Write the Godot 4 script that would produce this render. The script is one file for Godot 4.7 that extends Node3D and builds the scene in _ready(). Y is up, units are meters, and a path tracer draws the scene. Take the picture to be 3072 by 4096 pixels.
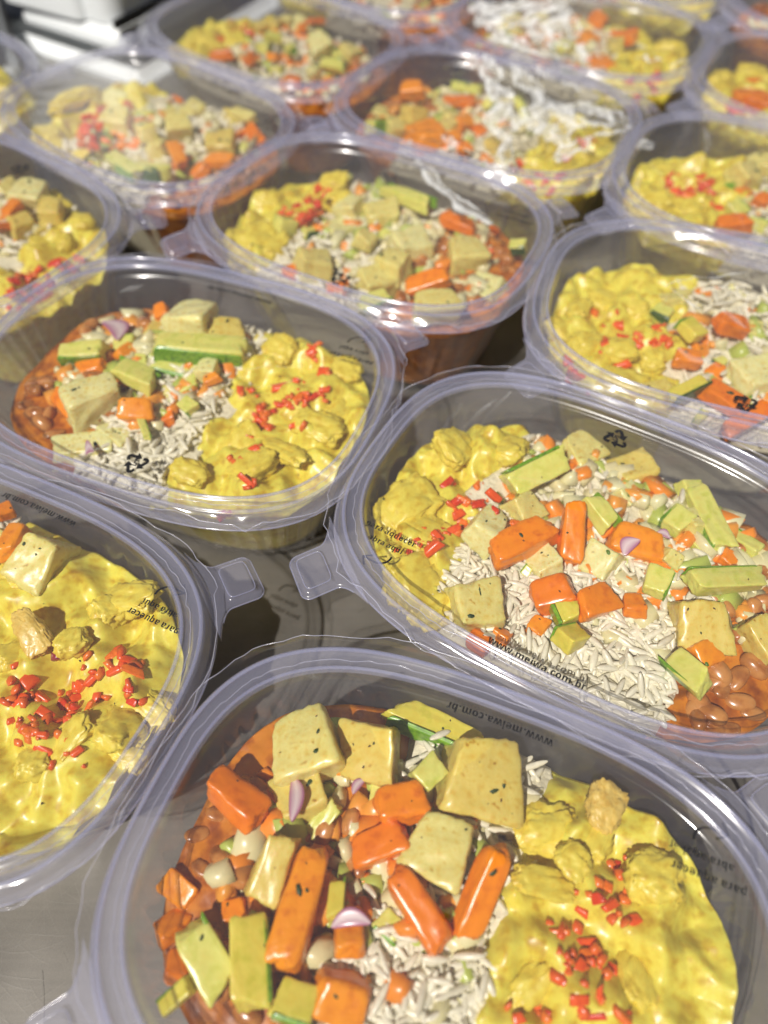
extends Node3D

# Sealed clear meal trays laid out on a stainless steel table in the sun.
const RIDGE_A := 0.092      # half length of a lid's outer ridge
const RIDGE_B := 0.0667     # half width
const POWER := 2.9          # roundness of the outline
const LID_Y := 0.078        # height of the ridge above the table

const NAMES := {
	"A": "nearest sealed clear tray, with big potato cubes, carrot sticks and yellow curry",
	"G": "sealed clear tray with bare white rice along its web address side",
	"E": "sealed clear tray with a long green zucchini slice and much yellow curry",
	"F": "sealed clear tray at the centre, potatoes mostly, standing over orange stew",
	"B": "sealed clear tray of peppered yellow curry, its tab over bare steel",
	"D": "sealed clear tray just before the white appliance, red pepper by its curry",
	"C": "sealed clear tray with broad white glare painted on its film, directly behind the central tray",
	"H": "sealed clear tray right of the white appliance in the far row",
	"R1": "sealed clear tray directly behind the bare rice tray, curry at its near tab",
	"R2": "sealed clear tray cut by the frame, behind the tray behind the rice",
	"L": "sealed clear tray cut off by the left edge, carrot and red pepper bits",
	"K": "sealed clear tray in the far row under the most crinkled film",
	"R3": "sealed clear tray cut by the right edge beside the most crinkled one",
	"M": "thin sliver of a sealed tray at the left edge near the appliance",
	"N": "sealed tray showing only its near rim at the top middle",
	"O": "sealed tray showing only its near rim behind the most crinkled tray",
	"Q": "sealed tray showing only a corner at the top right",
}
const TRAYS := {
	"A": "nearest tray",
	"G": "bare rice tray",
	"E": "long zucchini tray",
	"F": "central tray",
	"B": "tray beside bare steel",
	"D": "tray before appliance",
	"C": "crinkled tray behind central",
	"H": "far appliance-side tray",
	"R1": "tray behind rice tray",
	"R2": "second right-edge tray",
	"L": "tray at left edge",
	"K": "most crinkled tray",
	"R3": "far right-edge tray",
	"M": "sliver tray at left edge",
	"N": "farthest middle tray",
	"O": "farthest right tray",
	"Q": "farthest corner tray",
}

const GLARE_STREAKS := {  # painted glare on the films: ends and width in millimetres, then strength
	"C": [[-21.8, -55.2, -6.9, -25.7, 4.8, 1], [-6.9, -25.7, 10.4, -7.1, 6.1, 1], [8.7, 0.4, 23.9, 30.3, 7.4, 0.9], [23.9, 30.3, 36.4, 61.2, 3.1, 0.9], [-4.6, -52.7, 29.1, -20.3, 4.1, 1], [29.1, -20.3, 50.1, 16.6, 11.9, 0.9], [41.3, -16.7, 68.7, -11.7, 11.8, 0.9], [63.5, -28.3, 85.6, -14.3, 3.8, 0.9], [58.9, 41.1, 68.4, 10.0, 4.1, 1], [68.4, 10.0, 86.0, -12.9, 2.5, 0.9], [-8.5, 47.3, 6.5, 60.0, 2.0, 0.9], [6.6, -58.5, 43.6, -41.6, 1.9, 0.7], [-32.3, -53.5, -22.8, -35.6, 2.9, 0.8]],
	"K": [[-69.8, 22.3, -50.5, 1.1, 8.3, 1], [-56.5, 40.9, -36.4, 15.3, 8.9, 1], [-50.5, 1.1, -25.2, -24.1, 9.3, 1], [-30.4, 20.4, -15.9, -11.1, 9.0, 1], [-17.3, -10.2, 4.6, 20.3, 6.0, 1], [-38.4, 55.3, -9.5, 57.8, 7.1, 1], [-21.4, 32.2, 6.2, 36.0, 7.2, 0.9], [-13.4, 64.2, 16.3, 55.6, 5.3, 1], [15.6, 34.3, 29.8, 56.8, 2.8, 0.9], [53.5, 30.7, 67.5, 29.7, 1.2, 0.9], [76.1, 32.0, 84.8, 11.3, 1.2, 0.8], [-72.4, 9.9, -35.7, 53.7, 6.1, 0.9], [-17.8, 17.0, 3.7, 49.6, 3.9, 1]],
	"F": [[-0.7, -52.9, 27.2, -34.4, 2.7, 1], [27.2, -34.4, 56.3, -17.9, 3.2, 1], [13.8, -42.1, 38.8, -26.3, 2.1, 0.9]],
	"R2": [[-80.9, -1.7, -76.7, -6.5, 3.3, 0.9], [-83.2, 28.4, -76.9, 45.3, 1.0, 0.8], [-76.3, 27.7, -70.8, 44.7, 1.1, 0.6], [-71.0, 12.3, -53.5, 38.9, 0.4, 0.6], [-54.6, 4.4, -24.8, 29.9, 0.4, 0.6], [-53.1, -40.5, -45.7, -15.8, 1.4, 0.6], [-27.4, 28.8, -12.9, 51.5, 0.4, 0.6]],
	"R1": [[-35.2, -10.3, -22.1, -20.3, 0.4, 0.6], [-35.1, -9.5, -13.0, 0.4, 0.4, 0.6], [-12.1, -15.6, 3.4, -21.9, 0.5, 0.6], [-5.0, -4.1, 2.8, 6.6, 1.0, 0.5], [2.4, -20.6, 4.7, 4.3, 0.4, 0.6], [-22.6, 29.8, -7.2, 38.2, 1.4, 0.4], [-21.2, -21.6, 10.2, -38.0, 0.6, 0.6]],
	"G": [[-70.7, -15.4, -68.1, -31.9, 0.5, 0.25], [-64.5, -13.6, -56.6, -42.3, 0.6, 0.22], [-56.8, -25.2, -54.4, -49.4, 0.4, 0.25], [-26.6, -8.8, -12.5, -12.8, 0.3, 0.3], [-12.5, -12.8, -1.0, -3.8, 0.3, 0.3], [-22.6, -16.8, -13.6, -25.3, 0.5, 0.2], [4.2, -47.4, 17.6, -34.8, 0.4, 0.2], [1.2, -20.6, 20.3, -14.5, 0.5, 0.2], [-40.5, -6.6, -20.0, -13.4, 0.5, 0.22]],
	"E": [[24.9, -6.8, 35.2, -15.7, 0.3, 0.22], [35.2, -15.7, 52.8, -17.4, 0.3, 0.22], [24.9, -6.8, 37.0, 0.0, 0.3, 0.2], [37.0, 0.0, 54.3, -11.4, 0.3, 0.22], [-58.9, 35.2, -42.0, 26.3, 0.3, 0.25], [-7.7, 54.4, -1.8, 50.7, 0.3, 0.25], [-50.6, -34.3, -44.6, -42.6, 1.0, 0.2]],
	"D": [[-96.3, 32.3, -86.4, 31.5, 1.6, 0.5], [-97.5, 17.1, -90.8, 15.5, 0.8, 0.5], [-42.7, -27.3, -39.5, -35.3, 1.9, 0.3], [16.9, 56.8, 24.1, 56.7, 1.0, 0.5], [50.8, 50.8, 56.9, 50.1, 0.7, 0.5]],
}

var rng := RandomNumberGenerator.new()
var M := {}
var taken := {}
var meshes := {}
var lump := FastNoiseLite.new()
var fine := FastNoiseLite.new()
var cell := FastNoiseLite.new()
var trays := {
	"E": {"x": -0.0886, "z": -0.2238, "turn": 0.3641, "flip": true, "curry": 1},
	"F": {"x": -0.0056, "z": -0.3372, "turn": 0.4835, "flip": true, "curry": -1},
	"D": {"x": -0.1445, "z": -0.4433, "turn": 0.6576, "flip": true, "curry": -1},
	"C": {"x": 0.0630, "z": -0.4493, "turn": 0.4796, "flip": true, "curry": 1},
	"H": {"x": -0.0777, "z": -0.5573, "turn": 0.6410, "flip": true, "curry": -1},
	"G": {"x": 0.0771, "z": -0.1393, "turn": 0.5162, "flip": false, "curry": -1},
	"A": {"x": 0.0168, "z": -0.0170, "turn": 0.3704, "flip": true, "curry": 1},
	"B": {"x": -0.1536, "z": -0.1000, "turn": 0.4257, "flip": true, "curry": 1},
	"L": {"x": -0.2287, "z": -0.3409, "turn": 0.6057, "flip": false, "curry": 1},
	"M": {"x": -0.3180, "z": -0.5050, "turn": 0.6000, "flip": true, "curry": 1},
	"R1": {"x": 0.1620, "z": -0.2562, "turn": 0.3300, "flip": true, "curry": -1},
	"R2": {"x": 0.2194, "z": -0.3627, "turn": 0.4425, "flip": true, "curry": -1},
	"R3": {"x": 0.2917, "z": -0.4728, "turn": 0.5284, "flip": true, "curry": -1},
	"K": {"x": 0.1373, "z": -0.5648, "turn": 0.5507, "flip": true, "curry": 1},
	"N": {"x": -0.0060, "z": -0.6651, "turn": 0.5972, "flip": true, "curry": -1},
	"O": {"x": 0.1898, "z": -0.6830, "turn": 0.5917, "flip": true, "curry": 1},
	"Q": {"x": 0.3481, "z": -0.5913, "turn": 0.5949, "flip": true, "curry": 1},
}

func _ready():
	rng.seed = 71
	set_camera_and_light()
	make_materials()
	make_table()
	make_appliance()
	make_noises()
	for key in trays:
		make_tray(key)
	for key in trays:
		fill_tray(key)
	serve_all()
	for key in trays:
		sprinkle(key)

func set_camera_and_light():
	var cam := Camera3D.new()
	cam.name = "camera"
	add_child(cam)
	cam.position = Vector3(0, 0.294, 0)
	cam.rotation = Vector3(deg_to_rad(-55.66), 0, 0)
	var lens := CameraAttributesPhysical.new()
	lens.frustum_focal_length = 16.49
	lens.frustum_focus_distance = 0.245
	lens.exposure_aperture = 3.4
	lens.frustum_far = 60.0
	lens.frustum_near = 0.01
	cam.attributes = lens
	cam.near = 0.01
	cam.far = 60.0
	cam.current = true
	var env := Environment.new()
	env.background_mode = Environment.BG_SKY
	var sky_mat := ProceduralSkyMaterial.new()
	sky_mat.sky_top_color = Color(0.50, 0.58, 0.80)
	sky_mat.sky_horizon_color = Color(0.93, 0.94, 0.97)
	sky_mat.sky_curve = 0.16
	sky_mat.ground_bottom_color = Color(0.3, 0.29, 0.27)
	sky_mat.ground_horizon_color = Color(0.6, 0.6, 0.58)
	sky_mat.sky_energy_multiplier = 0.36
	sky_mat.ground_energy_multiplier = 0.62
	sky_mat.sun_angle_max = 12.0
	var sky := Sky.new()
	sky.sky_material = sky_mat
	env.sky = sky
	env.tonemap_mode = Environment.TONE_MAPPER_LINEAR
	env.tonemap_exposure = 0.9
	env.sdfgi_enabled = true
	env.ssao_enabled = true
	env.ssil_enabled = true
	var we := WorldEnvironment.new()
	we.name = "daylight_environment"
	we.environment = env
	add_child(we)
	var sun := DirectionalLight3D.new()
	sun.name = "sun"
	sun.light_energy = 1.6
	sun.light_angular_distance = 0.6
	sun.light_color = Color(1.0, 0.975, 0.94)
	sun.shadow_enabled = true
	add_child(sun)
	sun.look_at_from_position(Vector3(-0.42, 1.0, 0.55), Vector3.ZERO)

# ------------------------------------------------------------- helpers
func numbered(called: String) -> String:
	var n: int = taken.get(called, 0)
	taken[called] = n + 1
	return called if n == 0 else "%s_%03d" % [called, n]

func put(called: String, mesh: Mesh, m: Material, parent: Node = null) -> MeshInstance3D:
	var o := MeshInstance3D.new()
	o.mesh = mesh
	if m: o.material_override = m
	if parent == null:
		o.name = numbered(called)
		add_child(o)
	else:
		o.name = called
		parent.add_child(o, true)
	return o

func base(called: String) -> Node3D:
	var o := Node3D.new()
	o.name = numbered(called)
	add_child(o)
	return o

func tag(o: Node, label: String, category: String, group := "", kind := ""):
	if label: o.set_meta("label", label)
	if category: o.set_meta("category", category)
	if group: o.set_meta("group", group)
	if kind: o.set_meta("kind", kind)

func built(v: PackedVector3Array, f: PackedInt32Array, c := PackedColorArray(), uv := PackedVector2Array()) -> ArrayMesh:
	var a := []
	a.resize(Mesh.ARRAY_MAX)
	a[Mesh.ARRAY_VERTEX] = v
	a[Mesh.ARRAY_INDEX] = f
	if c.size(): a[Mesh.ARRAY_COLOR] = c
	if uv.size(): a[Mesh.ARRAY_TEX_UV] = uv
	var raw := ArrayMesh.new()
	raw.add_surface_from_arrays(Mesh.PRIMITIVE_TRIANGLES, a)
	var st := SurfaceTool.new()
	st.create_from(raw, 0)
	st.generate_normals()
	return st.commit()

# a grid of rows x cols points; joins neighbours (wrap closes the columns)
func grid_faces(rows: int, cols: int, wrap := false, first := 0, turn := false) -> PackedInt32Array:
	var f := PackedInt32Array()
	var last := cols if wrap else cols - 1
	for r in rows - 1:
		for k in last:
			var a := first + r * cols + k
			var b := first + r * cols + (k + 1) % cols
			var c := a + cols
			var d := b + cols
			if turn: f.append_array([a, c, b, b, c, d])
			else: f.append_array([a, b, c, b, d, c])
	return f

func oval(t: float, inset: float) -> Vector2:
	var c := cos(t)
	var s := sin(t)
	return Vector2(signf(c) * pow(absf(c), 2.0 / POWER) * (RIDGE_A - inset), signf(s) * pow(absf(s), 2.0 / POWER) * (RIDGE_B - inset))

# rings of the lid's outline: profile of Vector2(inset, height), optional filled centre
func loft(profile: Array, segs: int, closed: bool, wave = null) -> ArrayMesh:
	var v := PackedVector3Array()
	var rows := profile.size()
	for p in profile:
		for k in segs:
			var t := TAU * k / segs
			var q: Vector2 = oval(t, p.x)
			var q3 := Vector3(q.x, p.y, q.y)
			if wave != null: q3 = wave.call(q3, t, p)
			v.append(q3)
	if closed:
		var last: Vector2 = profile[-1]
		for s in [0.75, 0.5, 0.25, 0.02]:
			for k in segs:
				var q: Vector2 = oval(TAU * k / segs, last.x) * s
				v.append(Vector3(q.x, last.y + 0.0006 * (1.0 - s * s), q.y))
		rows += 4
	return built(v, grid_faces(rows, segs, true))

func tube(points: PackedVector3Array, radius: float, sides := 5, closed := true) -> ArrayMesh:
	var v := PackedVector3Array()
	var n := points.size()
	for i in n:
		var dir := (points[(i + 1) % n] - points[(i - 1 + n) % n])
		if not closed: dir = points[mini(i + 1, n - 1)] - points[maxi(i - 1, 0)]
		dir = dir.normalized()
		var side := dir.cross(Vector3.UP).normalized()
		var up := side.cross(dir)
		for k in sides:
			var a := TAU * k / sides
			v.append(points[i] + (side * cos(a) + up * sin(a)) * radius)
	var f := grid_faces(n, sides, true)
	if closed:
		for k in sides:
			var a := (n - 1) * sides + k
			var b := (n - 1) * sides + (k + 1) % sides
			f.append_array([a, b, k, b, (k + 1) % sides, k])
	return built(v, f)

# ------------------------------------------------------------- materials
func noise_tex(freq: float, low: float, high: float, octaves := 4, size := 256, kind := FastNoiseLite.TYPE_SIMPLEX_SMOOTH, seed_ := 3) -> NoiseTexture2D:
	var n := FastNoiseLite.new()
	n.noise_type = kind
	n.frequency = freq
	n.fractal_octaves = octaves
	n.seed = seed_
	var t := NoiseTexture2D.new()
	t.width = size
	t.height = size
	t.seamless = true
	t.noise = n
	var g := Gradient.new()
	g.set_color(0, Color(low, low, low))
	g.set_color(1, Color(high, high, high))
	t.color_ramp = g
	return t

func ramp_tex(freq: float, stops: Array, seed_ := 5, size := 256) -> NoiseTexture2D:
	var t := noise_tex(freq, 0, 1, 5, size, FastNoiseLite.TYPE_SIMPLEX_SMOOTH, seed_)
	var g := Gradient.new()
	g.offsets = PackedFloat32Array()
	g.colors = PackedColorArray()
	var offs := PackedFloat32Array()
	var cols := PackedColorArray()
	for s in stops:
		offs.append(s[0])
		cols.append(s[1])
	g.offsets = offs
	g.colors = cols
	t.color_ramp = g
	return t

func solid(key: String, color: Color, rough: float, tex: Texture2D = null, per_metre := 30.0, bump: Texture2D = null, relief := 0.02, gloss := 0.0, sss := 0.0) -> StandardMaterial3D:
	var m := StandardMaterial3D.new()
	m.resource_name = key
	m.albedo_color = color
	m.roughness = rough
	if tex or bump:
		m.uv1_triplanar = true
		m.uv1_world_triplanar = true
		m.uv1_scale = Vector3.ONE * per_metre
	if tex: m.albedo_texture = tex
	if bump:
		m.heightmap_enabled = true
		m.heightmap_texture = bump
		m.heightmap_scale = relief
	if gloss > 0.0:
		m.clearcoat_enabled = true
		m.clearcoat = gloss
		m.clearcoat_roughness = 0.22
	if sss > 0.05 and key.left(6) in ["potato", "curry", "zucchi"]:
		m.subsurf_scatter_enabled = true
		m.subsurf_scatter_strength = sss * 1.6
	M[key] = m
	return m

func pane(key: String, color: Color, alpha: float, rough: float) -> StandardMaterial3D:
	var m := StandardMaterial3D.new()
	m.resource_name = key
	m.transparency = BaseMaterial3D.TRANSPARENCY_ALPHA
	m.albedo_color = Color(color, alpha)
	m.roughness = rough
	m.cull_mode = BaseMaterial3D.CULL_DISABLED
	M[key] = m
	return m

func scratched_steel() -> Array:
	var size := 1024
	var col := Image.create(size, size, false, Image.FORMAT_RGB8)
	var hgt := Image.create(size, size, false, Image.FORMAT_RGB8)
	var n := FastNoiseLite.new()
	n.frequency = 0.006
	n.fractal_octaves = 4
	var streak := FastNoiseLite.new()
	streak.frequency = 0.05
	for y in size:
		for x in size:
			var g := 0.9 + 0.1 * n.get_noise_2d(x, y) + 0.025 * streak.get_noise_2d(x * 0.06, y * 1.6) + rng.randf_range(-0.025, 0.025)
			col.set_pixel(x, y, Color(g, g * 0.99, g * 0.97))
			hgt.set_pixel(x, y, Color.from_hsv(0, 0, 0.5 + 0.08 * streak.get_noise_2d(x * 0.05, y * 1.5) + rng.randf_range(-0.02, 0.02)))
	for k in 900:
		var p := Vector2(rng.randf() * size, rng.randf() * size)
		var dir := Vector2.from_angle(rng.randfn(0.75, 0.5) if k % 3 else rng.randf() * TAU)
		var bend := rng.randfn(0, 0.004)
		var dark := rng.randf() < 0.08
		var reach := rng.randi_range(15, 130)
		var strength := rng.randf_range(0.15, 0.6)
		for s in reach:
			p += dir
			dir = dir.rotated(bend)
			var x := posmod(int(p.x), size)
			var y := posmod(int(p.y), size)
			var c := col.get_pixel(x, y)
			col.set_pixel(x, y, c.darkened(strength * 0.45) if dark else c.lightened(strength * 0.6))
			hgt.set_pixel(x, y, Color(0.35, 0.35, 0.35) if dark else Color(0.65, 0.65, 0.65))
	return [ImageTexture.create_from_image(col), ImageTexture.create_from_image(hgt)]

func make_materials():
	var mottle := noise_tex(0.02, 0.84, 1.0)
	var grainy := noise_tex(0.045, 0.0, 1.0, 4)
	var lumpy := noise_tex(0.03, 0.0, 1.0, 5, 256, FastNoiseLite.TYPE_CELLULAR, 8)
	var spud := ramp_tex(0.03, [[0.0, Color(0.93, 0.8, 0.5)], [0.3, Color(0.98, 0.95, 0.82)], [0.62, Color(1, 1, 0.96)], [0.82, Color(0.96, 0.9, 0.7)], [0.86, Color(0.82, 0.66, 0.38)], [1.0, Color(0.6, 0.45, 0.25)]], 11)
	solid("potato", Color(0.90, 0.855, 0.56), 0.33, spud, 28.0, grainy, 0.010, 0.25, 0.1)
	solid("potato_pale", Color(0.92, 0.90, 0.68), 0.34, spud, 31.0, grainy, 0.010, 0.25, 0.1)
	solid("potato_golden", Color(0.88, 0.80, 0.45), 0.34, spud, 26.0, grainy, 0.010, 0.3, 0.1)
	var roots := ramp_tex(0.02, [[0.0, Color(0.86, 0.72, 0.6)], [0.45, Color(1, 0.97, 0.9)], [0.8, Color(1, 1, 1)], [1.0, Color(1, 0.9, 0.75)]], 17)
	solid("carrot", Color(0.95, 0.56, 0.04), 0.3, roots, 34.0, grainy, 0.008, 0.4, 0.08)
	solid("carrot_deep", Color(0.93, 0.51, 0.03), 0.3, roots, 30.0, grainy, 0.008, 0.4, 0.08)
	solid("carrot_light", Color(0.96, 0.61, 0.08), 0.32, roots, 36.0, grainy, 0.010, 0.4, 0.08)
	var gourd := ramp_tex(0.018, [[0.0, Color(0.86, 0.9, 0.55)], [0.5, Color(1, 1, 0.9)], [1.0, Color(0.98, 0.94, 0.75)]], 23)
	solid("zucchini_flesh", Color(0.89, 0.87, 0.53), 0.32, gourd, 30.0, grainy, 0.008, 0.3, 0.08)
	solid("zucchini_yellow", Color(0.90, 0.83, 0.38), 0.32, gourd, 30.0, grainy, 0.008, 0.3, 0.08)
	var rind := ramp_tex(0.04, [[0.0, Color(0.3, 0.45, 0.15)], [0.45, Color(0.75, 0.9, 0.5)], [1.0, Color(1, 1, 0.85)]], 29)
	solid("zucchini_skin", Color(0.58, 0.71, 0.20), 0.32, rind, 40.0, null, 0.0, 0.3)
	solid("zucchini_dark_skin", Color(0.22, 0.36, 0.13), 0.32, rind, 40.0, null, 0.0, 0.3)
	var sauce := ramp_tex(0.016, [[0.0, Color(0.70, 0.52, 0.22)], [0.22, Color(0.86, 0.74, 0.45)], [0.38, Color(0.97, 0.93, 0.78)], [0.52, Color(1, 1, 1)], [0.66, Color(1.0, 1.0, 1.12)], [0.8, Color(0.96, 0.92, 0.78)], [1.0, Color(0.80, 0.62, 0.34)]], 31, 512)
	solid("curry", Color(0.91, 0.86, 0.34), 0.40, sauce, 15.0, grainy, 0.006, 0.22, 0.08)
	var meat := ramp_tex(0.03, [[0.0, Color(0.86, 0.74, 0.45)], [0.35, Color(0.97, 0.93, 0.75)], [0.7, Color(1, 1, 0.95)], [1.0, Color(0.93, 0.82, 0.55)]], 37)
	solid("chicken", Color(0.91, 0.85, 0.37), 0.42, meat, 24.0, lumpy, 0.02, 0.15, 0.06)
	solid("chicken_browned", Color(0.90, 0.79, 0.46), 0.42, meat, 34.0, lumpy, 0.05, 0.3, 0.05)
	var stew := ramp_tex(0.015, [[0.0, Color(0.6, 0.45, 0.3)], [0.35, Color(0.82, 0.7, 0.55)], [0.6, Color(1, 0.95, 0.85)], [1.0, Color(1, 1, 1)]], 41)
	solid("stew", Color(0.82, 0.53, 0.12), 0.36, stew, 22.0, grainy, 0.008, 0.4)
	solid("bean", Color(0.78, 0.56, 0.32), 0.26, stew, 26.0, null, 0.0, 0.5)
	var rice := solid("rice", Color(1.0, 0.975, 0.87), 0.34, mottle, 60.0, null, 0.0, 0.3)
	rice.backlight_enabled = true
	rice.backlight = Color(0.22, 0.21, 0.18)
	solid("rice_bed", Color(0.97, 0.94, 0.82), 0.5, mottle, 60.0, lumpy, 0.05)
	solid("pepper", Color(0.92, 0.36, 0.10), 0.34, roots, 60.0, grainy, 0.005, 0.4, 0.06)
	solid("pepper_dark", Color(0.85, 0.25, 0.10), 0.34, roots, 55.0, grainy, 0.02, 0.4)
	solid("pepper_orange", Color(0.94, 0.48, 0.10), 0.34, roots, 60.0, grainy, 0.02, 0.4)
	solid("onion_magenta", Color(0.55, 0.10, 0.25), 0.3, roots, 60.0, null, 0.0, 0.4)
	solid("herb", Color(0.16, 0.27, 0.07), 0.5, mottle, 90.0)
	solid("herb_bright", Color(0.36, 0.52, 0.10), 0.45, mottle, 90.0)
	solid("spice", Color(0.25, 0.15, 0.06), 0.6)
	var onion := solid("onion", Color.WHITE, 0.3, null, 1.0, null, 0.0, 0.4, 0.05)
	onion.vertex_color_use_as_albedo = true
	var bits := solid("bits", Color.WHITE, 0.35, null, 1.0, null, 0.0, 0.35, 0.05)
	bits.vertex_color_use_as_albedo = true
	solid("ink", Color(0.035, 0.035, 0.04), 0.5)
	pane("lid_plastic", Color(0.80, 0.81, 0.93), 0.19, 0.16)
	pane("panel_plastic", Color(0.84, 0.85, 0.93), 0.018, 0.12)
	pane("tray_plastic", Color(0.80, 0.80, 0.86), 0.045, 0.2)
	pane("film", Color(0.92, 0.92, 0.95), 0.016, 0.1)
	pane("film_crinkled", Color(0.95, 0.95, 0.95), 0.02, 0.16)
	pane("highlight", Color(0.80, 0.82, 0.98), 0.16, 0.12)  # sky highlights of curved plastic edges, put into the colour of thin tubes
	var glare := pane("painted_glare", Color(0.97, 0.98, 0.98), 0.92, 0.3)  # white that stands in for bright reflections off the film
	glare.vertex_color_use_as_albedo = true
	pane("edge", Color(0.88, 0.89, 0.98), 0.3, 0.15)
	solid("white_casing", Color(0.93, 0.95, 0.96), 0.35)
	solid("dark_gap", Color(0.06, 0.06, 0.06), 0.6)
	var steel_maps := scratched_steel()
	var steel := solid("steel", Color(0.54, 0.53, 0.515), 0.42)
	steel.metallic = 0.45
	steel.albedo_texture = steel_maps[0]
	steel.uv1_scale = Vector3.ONE
	steel.heightmap_enabled = true
	steel.heightmap_texture = steel_maps[1]
	steel.heightmap_scale = 0.006

# ------------------------------------------------------------- setting
func make_table():
	var pl := BoxMesh.new()
	pl.size = Vector3(3.0, 0.03, 2.6)
	var v := PackedVector3Array([Vector3(-1.5, 0, -2.0), Vector3(1.5, 0, -2.0), Vector3(-1.5, 0, 0.6), Vector3(1.5, 0, 0.6)])
	var uv := PackedVector2Array([Vector2(0, 0), Vector2(11.5, 0), Vector2(0, 10), Vector2(11.5, 10)])
	var top := put("table_surface", built(v, PackedInt32Array([0, 1, 2, 1, 3, 2]), PackedColorArray(), uv), M.steel)
	top.set_meta("kind", "structure")
	var slab := put("table_slab", pl, M.steel, top)
	slab.position = Vector3(0, -0.0165, -0.7)

func rounded_box(size: Vector3, r: float) -> ArrayMesh:
	# box with rounded vertical corners and a rounded top edge
	var rings := [[r, 0.0], [0.0, r * 0.3], [0.0, size.y - r], [r * 0.3, size.y - r * 0.3], [r, size.y]]
	var v := PackedVector3Array()
	var segs := 32
	for ring in rings:
		for k in segs:
			var t := TAU * (k + 0.5) / segs
			var corner := Vector2(signf(cos(t)) * (size.x / 2 - r), signf(sin(t)) * (size.z / 2 - r))
			var rr: float = r - ring[0] * 0.9 if ring[1] > 0.0 else r
			var p := corner + Vector2(cos(t), sin(t)) * rr
			v.append(Vector3(p.x, ring[1], p.y))
	var n := v.size()
	v.append(Vector3(0, size.y, 0))
	var f := grid_faces(rings.size(), segs, true, 0, true)
	for k in segs:
		f.append_array([n - segs + k, n - segs + (k + 1) % segs, n])
	return built(v, f)

func make_appliance():
	var o := base("kitchen_appliance")
	tag(o, "white plastic kitchen appliance with thick column standing behind the trays", "appliance")
	var parts := [
		["base_plate", Vector3(0.26, 0.012, 0.26), 0.010, Vector3(-0.250, 0.0, -0.815), -0.55, M.white_casing],
		["plinth", Vector3(0.13, 0.017, 0.20), 0.012, Vector3(-0.2315, 0.0115, -0.799), -0.55, M.white_casing],
		["column", Vector3(0.050, 0.26, 0.16), 0.018, Vector3(-0.213, 0.028, -0.771), -0.55, M.white_casing],
		["rear_housing", Vector3(0.10, 0.22, 0.15), 0.012, Vector3(-0.270, 0.0278, -0.790), -0.50, M.white_casing],
		["dark_seam", Vector3(0.0045, 0.007, 0.13), 0.002, Vector3(-0.196, 0.0287, -0.737), -0.57, M.dark_gap],
		["side_panel", Vector3(0.16, 0.020, 0.20), 0.008, Vector3(-0.416, 0.0, -0.694), 0.40, M.white_casing],
		["panel_gap", Vector3(0.0022, 0.016, 0.11), 0.0012, Vector3(-0.339, 0.0121, -0.722), 0.42, M.dark_gap],
	]
	for p in parts:
		var piece := put(p[0], rounded_box(p[1], p[2]), p[5], o)
		piece.position = p[3]
		piece.rotation.y = p[4]

# ------------------------------------------------------------- the trays
func make_noises():
	lump.noise_type = FastNoiseLite.TYPE_SIMPLEX_SMOOTH
	lump.frequency = 38.0
	lump.fractal_octaves = 2
	lump.domain_warp_enabled = true
	lump.domain_warp_amplitude = 0.012
	lump.domain_warp_frequency = 40.0
	lump.domain_warp_fractal_type = FastNoiseLite.DOMAIN_WARP_FRACTAL_NONE
	fine.noise_type = FastNoiseLite.TYPE_SIMPLEX_SMOOTH
	fine.frequency = 160.0
	fine.fractal_octaves = 3
	cell.noise_type = FastNoiseLite.TYPE_CELLULAR
	cell.cellular_return_type = FastNoiseLite.RETURN_DISTANCE
	cell.frequency = 62.0
	cell.fractal_type = FastNoiseLite.FRACTAL_NONE
	cell.domain_warp_enabled = true
	cell.domain_warp_amplitude = 0.008
	cell.domain_warp_frequency = 45.0
	cell.domain_warp_fractal_type = FastNoiseLite.DOMAIN_WARP_FRACTAL_NONE

func wall_inset(y: float) -> float:   # how far the tray's wall stands inside the ridge, y measured down from the ridge
	return lerpf(0.0062, 0.0245, clampf((-y - 0.008) / 0.064, 0, 1))

func seg_pts(f: Callable, segs: int) -> PackedVector3Array:
	var p := PackedVector3Array()
	for k in segs: p.append(f.call(TAU * k / segs))
	return p

func tab_mesh() -> ArrayMesh:
	# the corner pull tab: neck that flares from the rim, rounded plate, raised pad
	var v := PackedVector3Array()
	var rows := 30
	var cols := 33
	for r in rows:
		var m := 0.0205 * r / (rows - 1)
		var half := 0.0094
		if m < 0.008: half = 0.0094 + 0.011 * pow(1.0 - m / 0.008, 2.0)
		if m > 0.0170: half = 0.0094 - 0.0035 + sqrt(maxf(0.0, 0.0035 * 0.0035 - pow(m - 0.0170, 2.0)))
		for k in cols:
			var u := 2.0 * k / (cols - 1) - 1.0
			var s := u * half
			var pad := smoothstep(0.0072, 0.0062, absf(s)) * smoothstep(0.0078, 0.0088, m) * smoothstep(0.0188, 0.0178, m)
			var lip := -0.0009 * smoothstep(0.94, 1.0, absf(u)) - 0.0009 * smoothstep(0.0196, 0.0205, m)
			v.append(Vector3(s, pad * 0.0016 + lip - 0.003 * (m / 0.0225), m - 0.0035))
	return built(v, grid_faces(rows, cols))

func tab_half(m: float) -> float:
	if m < 0.008: return 0.0094 + 0.011 * pow(1.0 - m / 0.008, 2.0)
	if m > 0.0170: return 0.0094 - 0.0035 + sqrt(maxf(0.0, 0.0035 * 0.0035 - pow(m - 0.0170, 2.0)))
	return 0.0094

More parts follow.
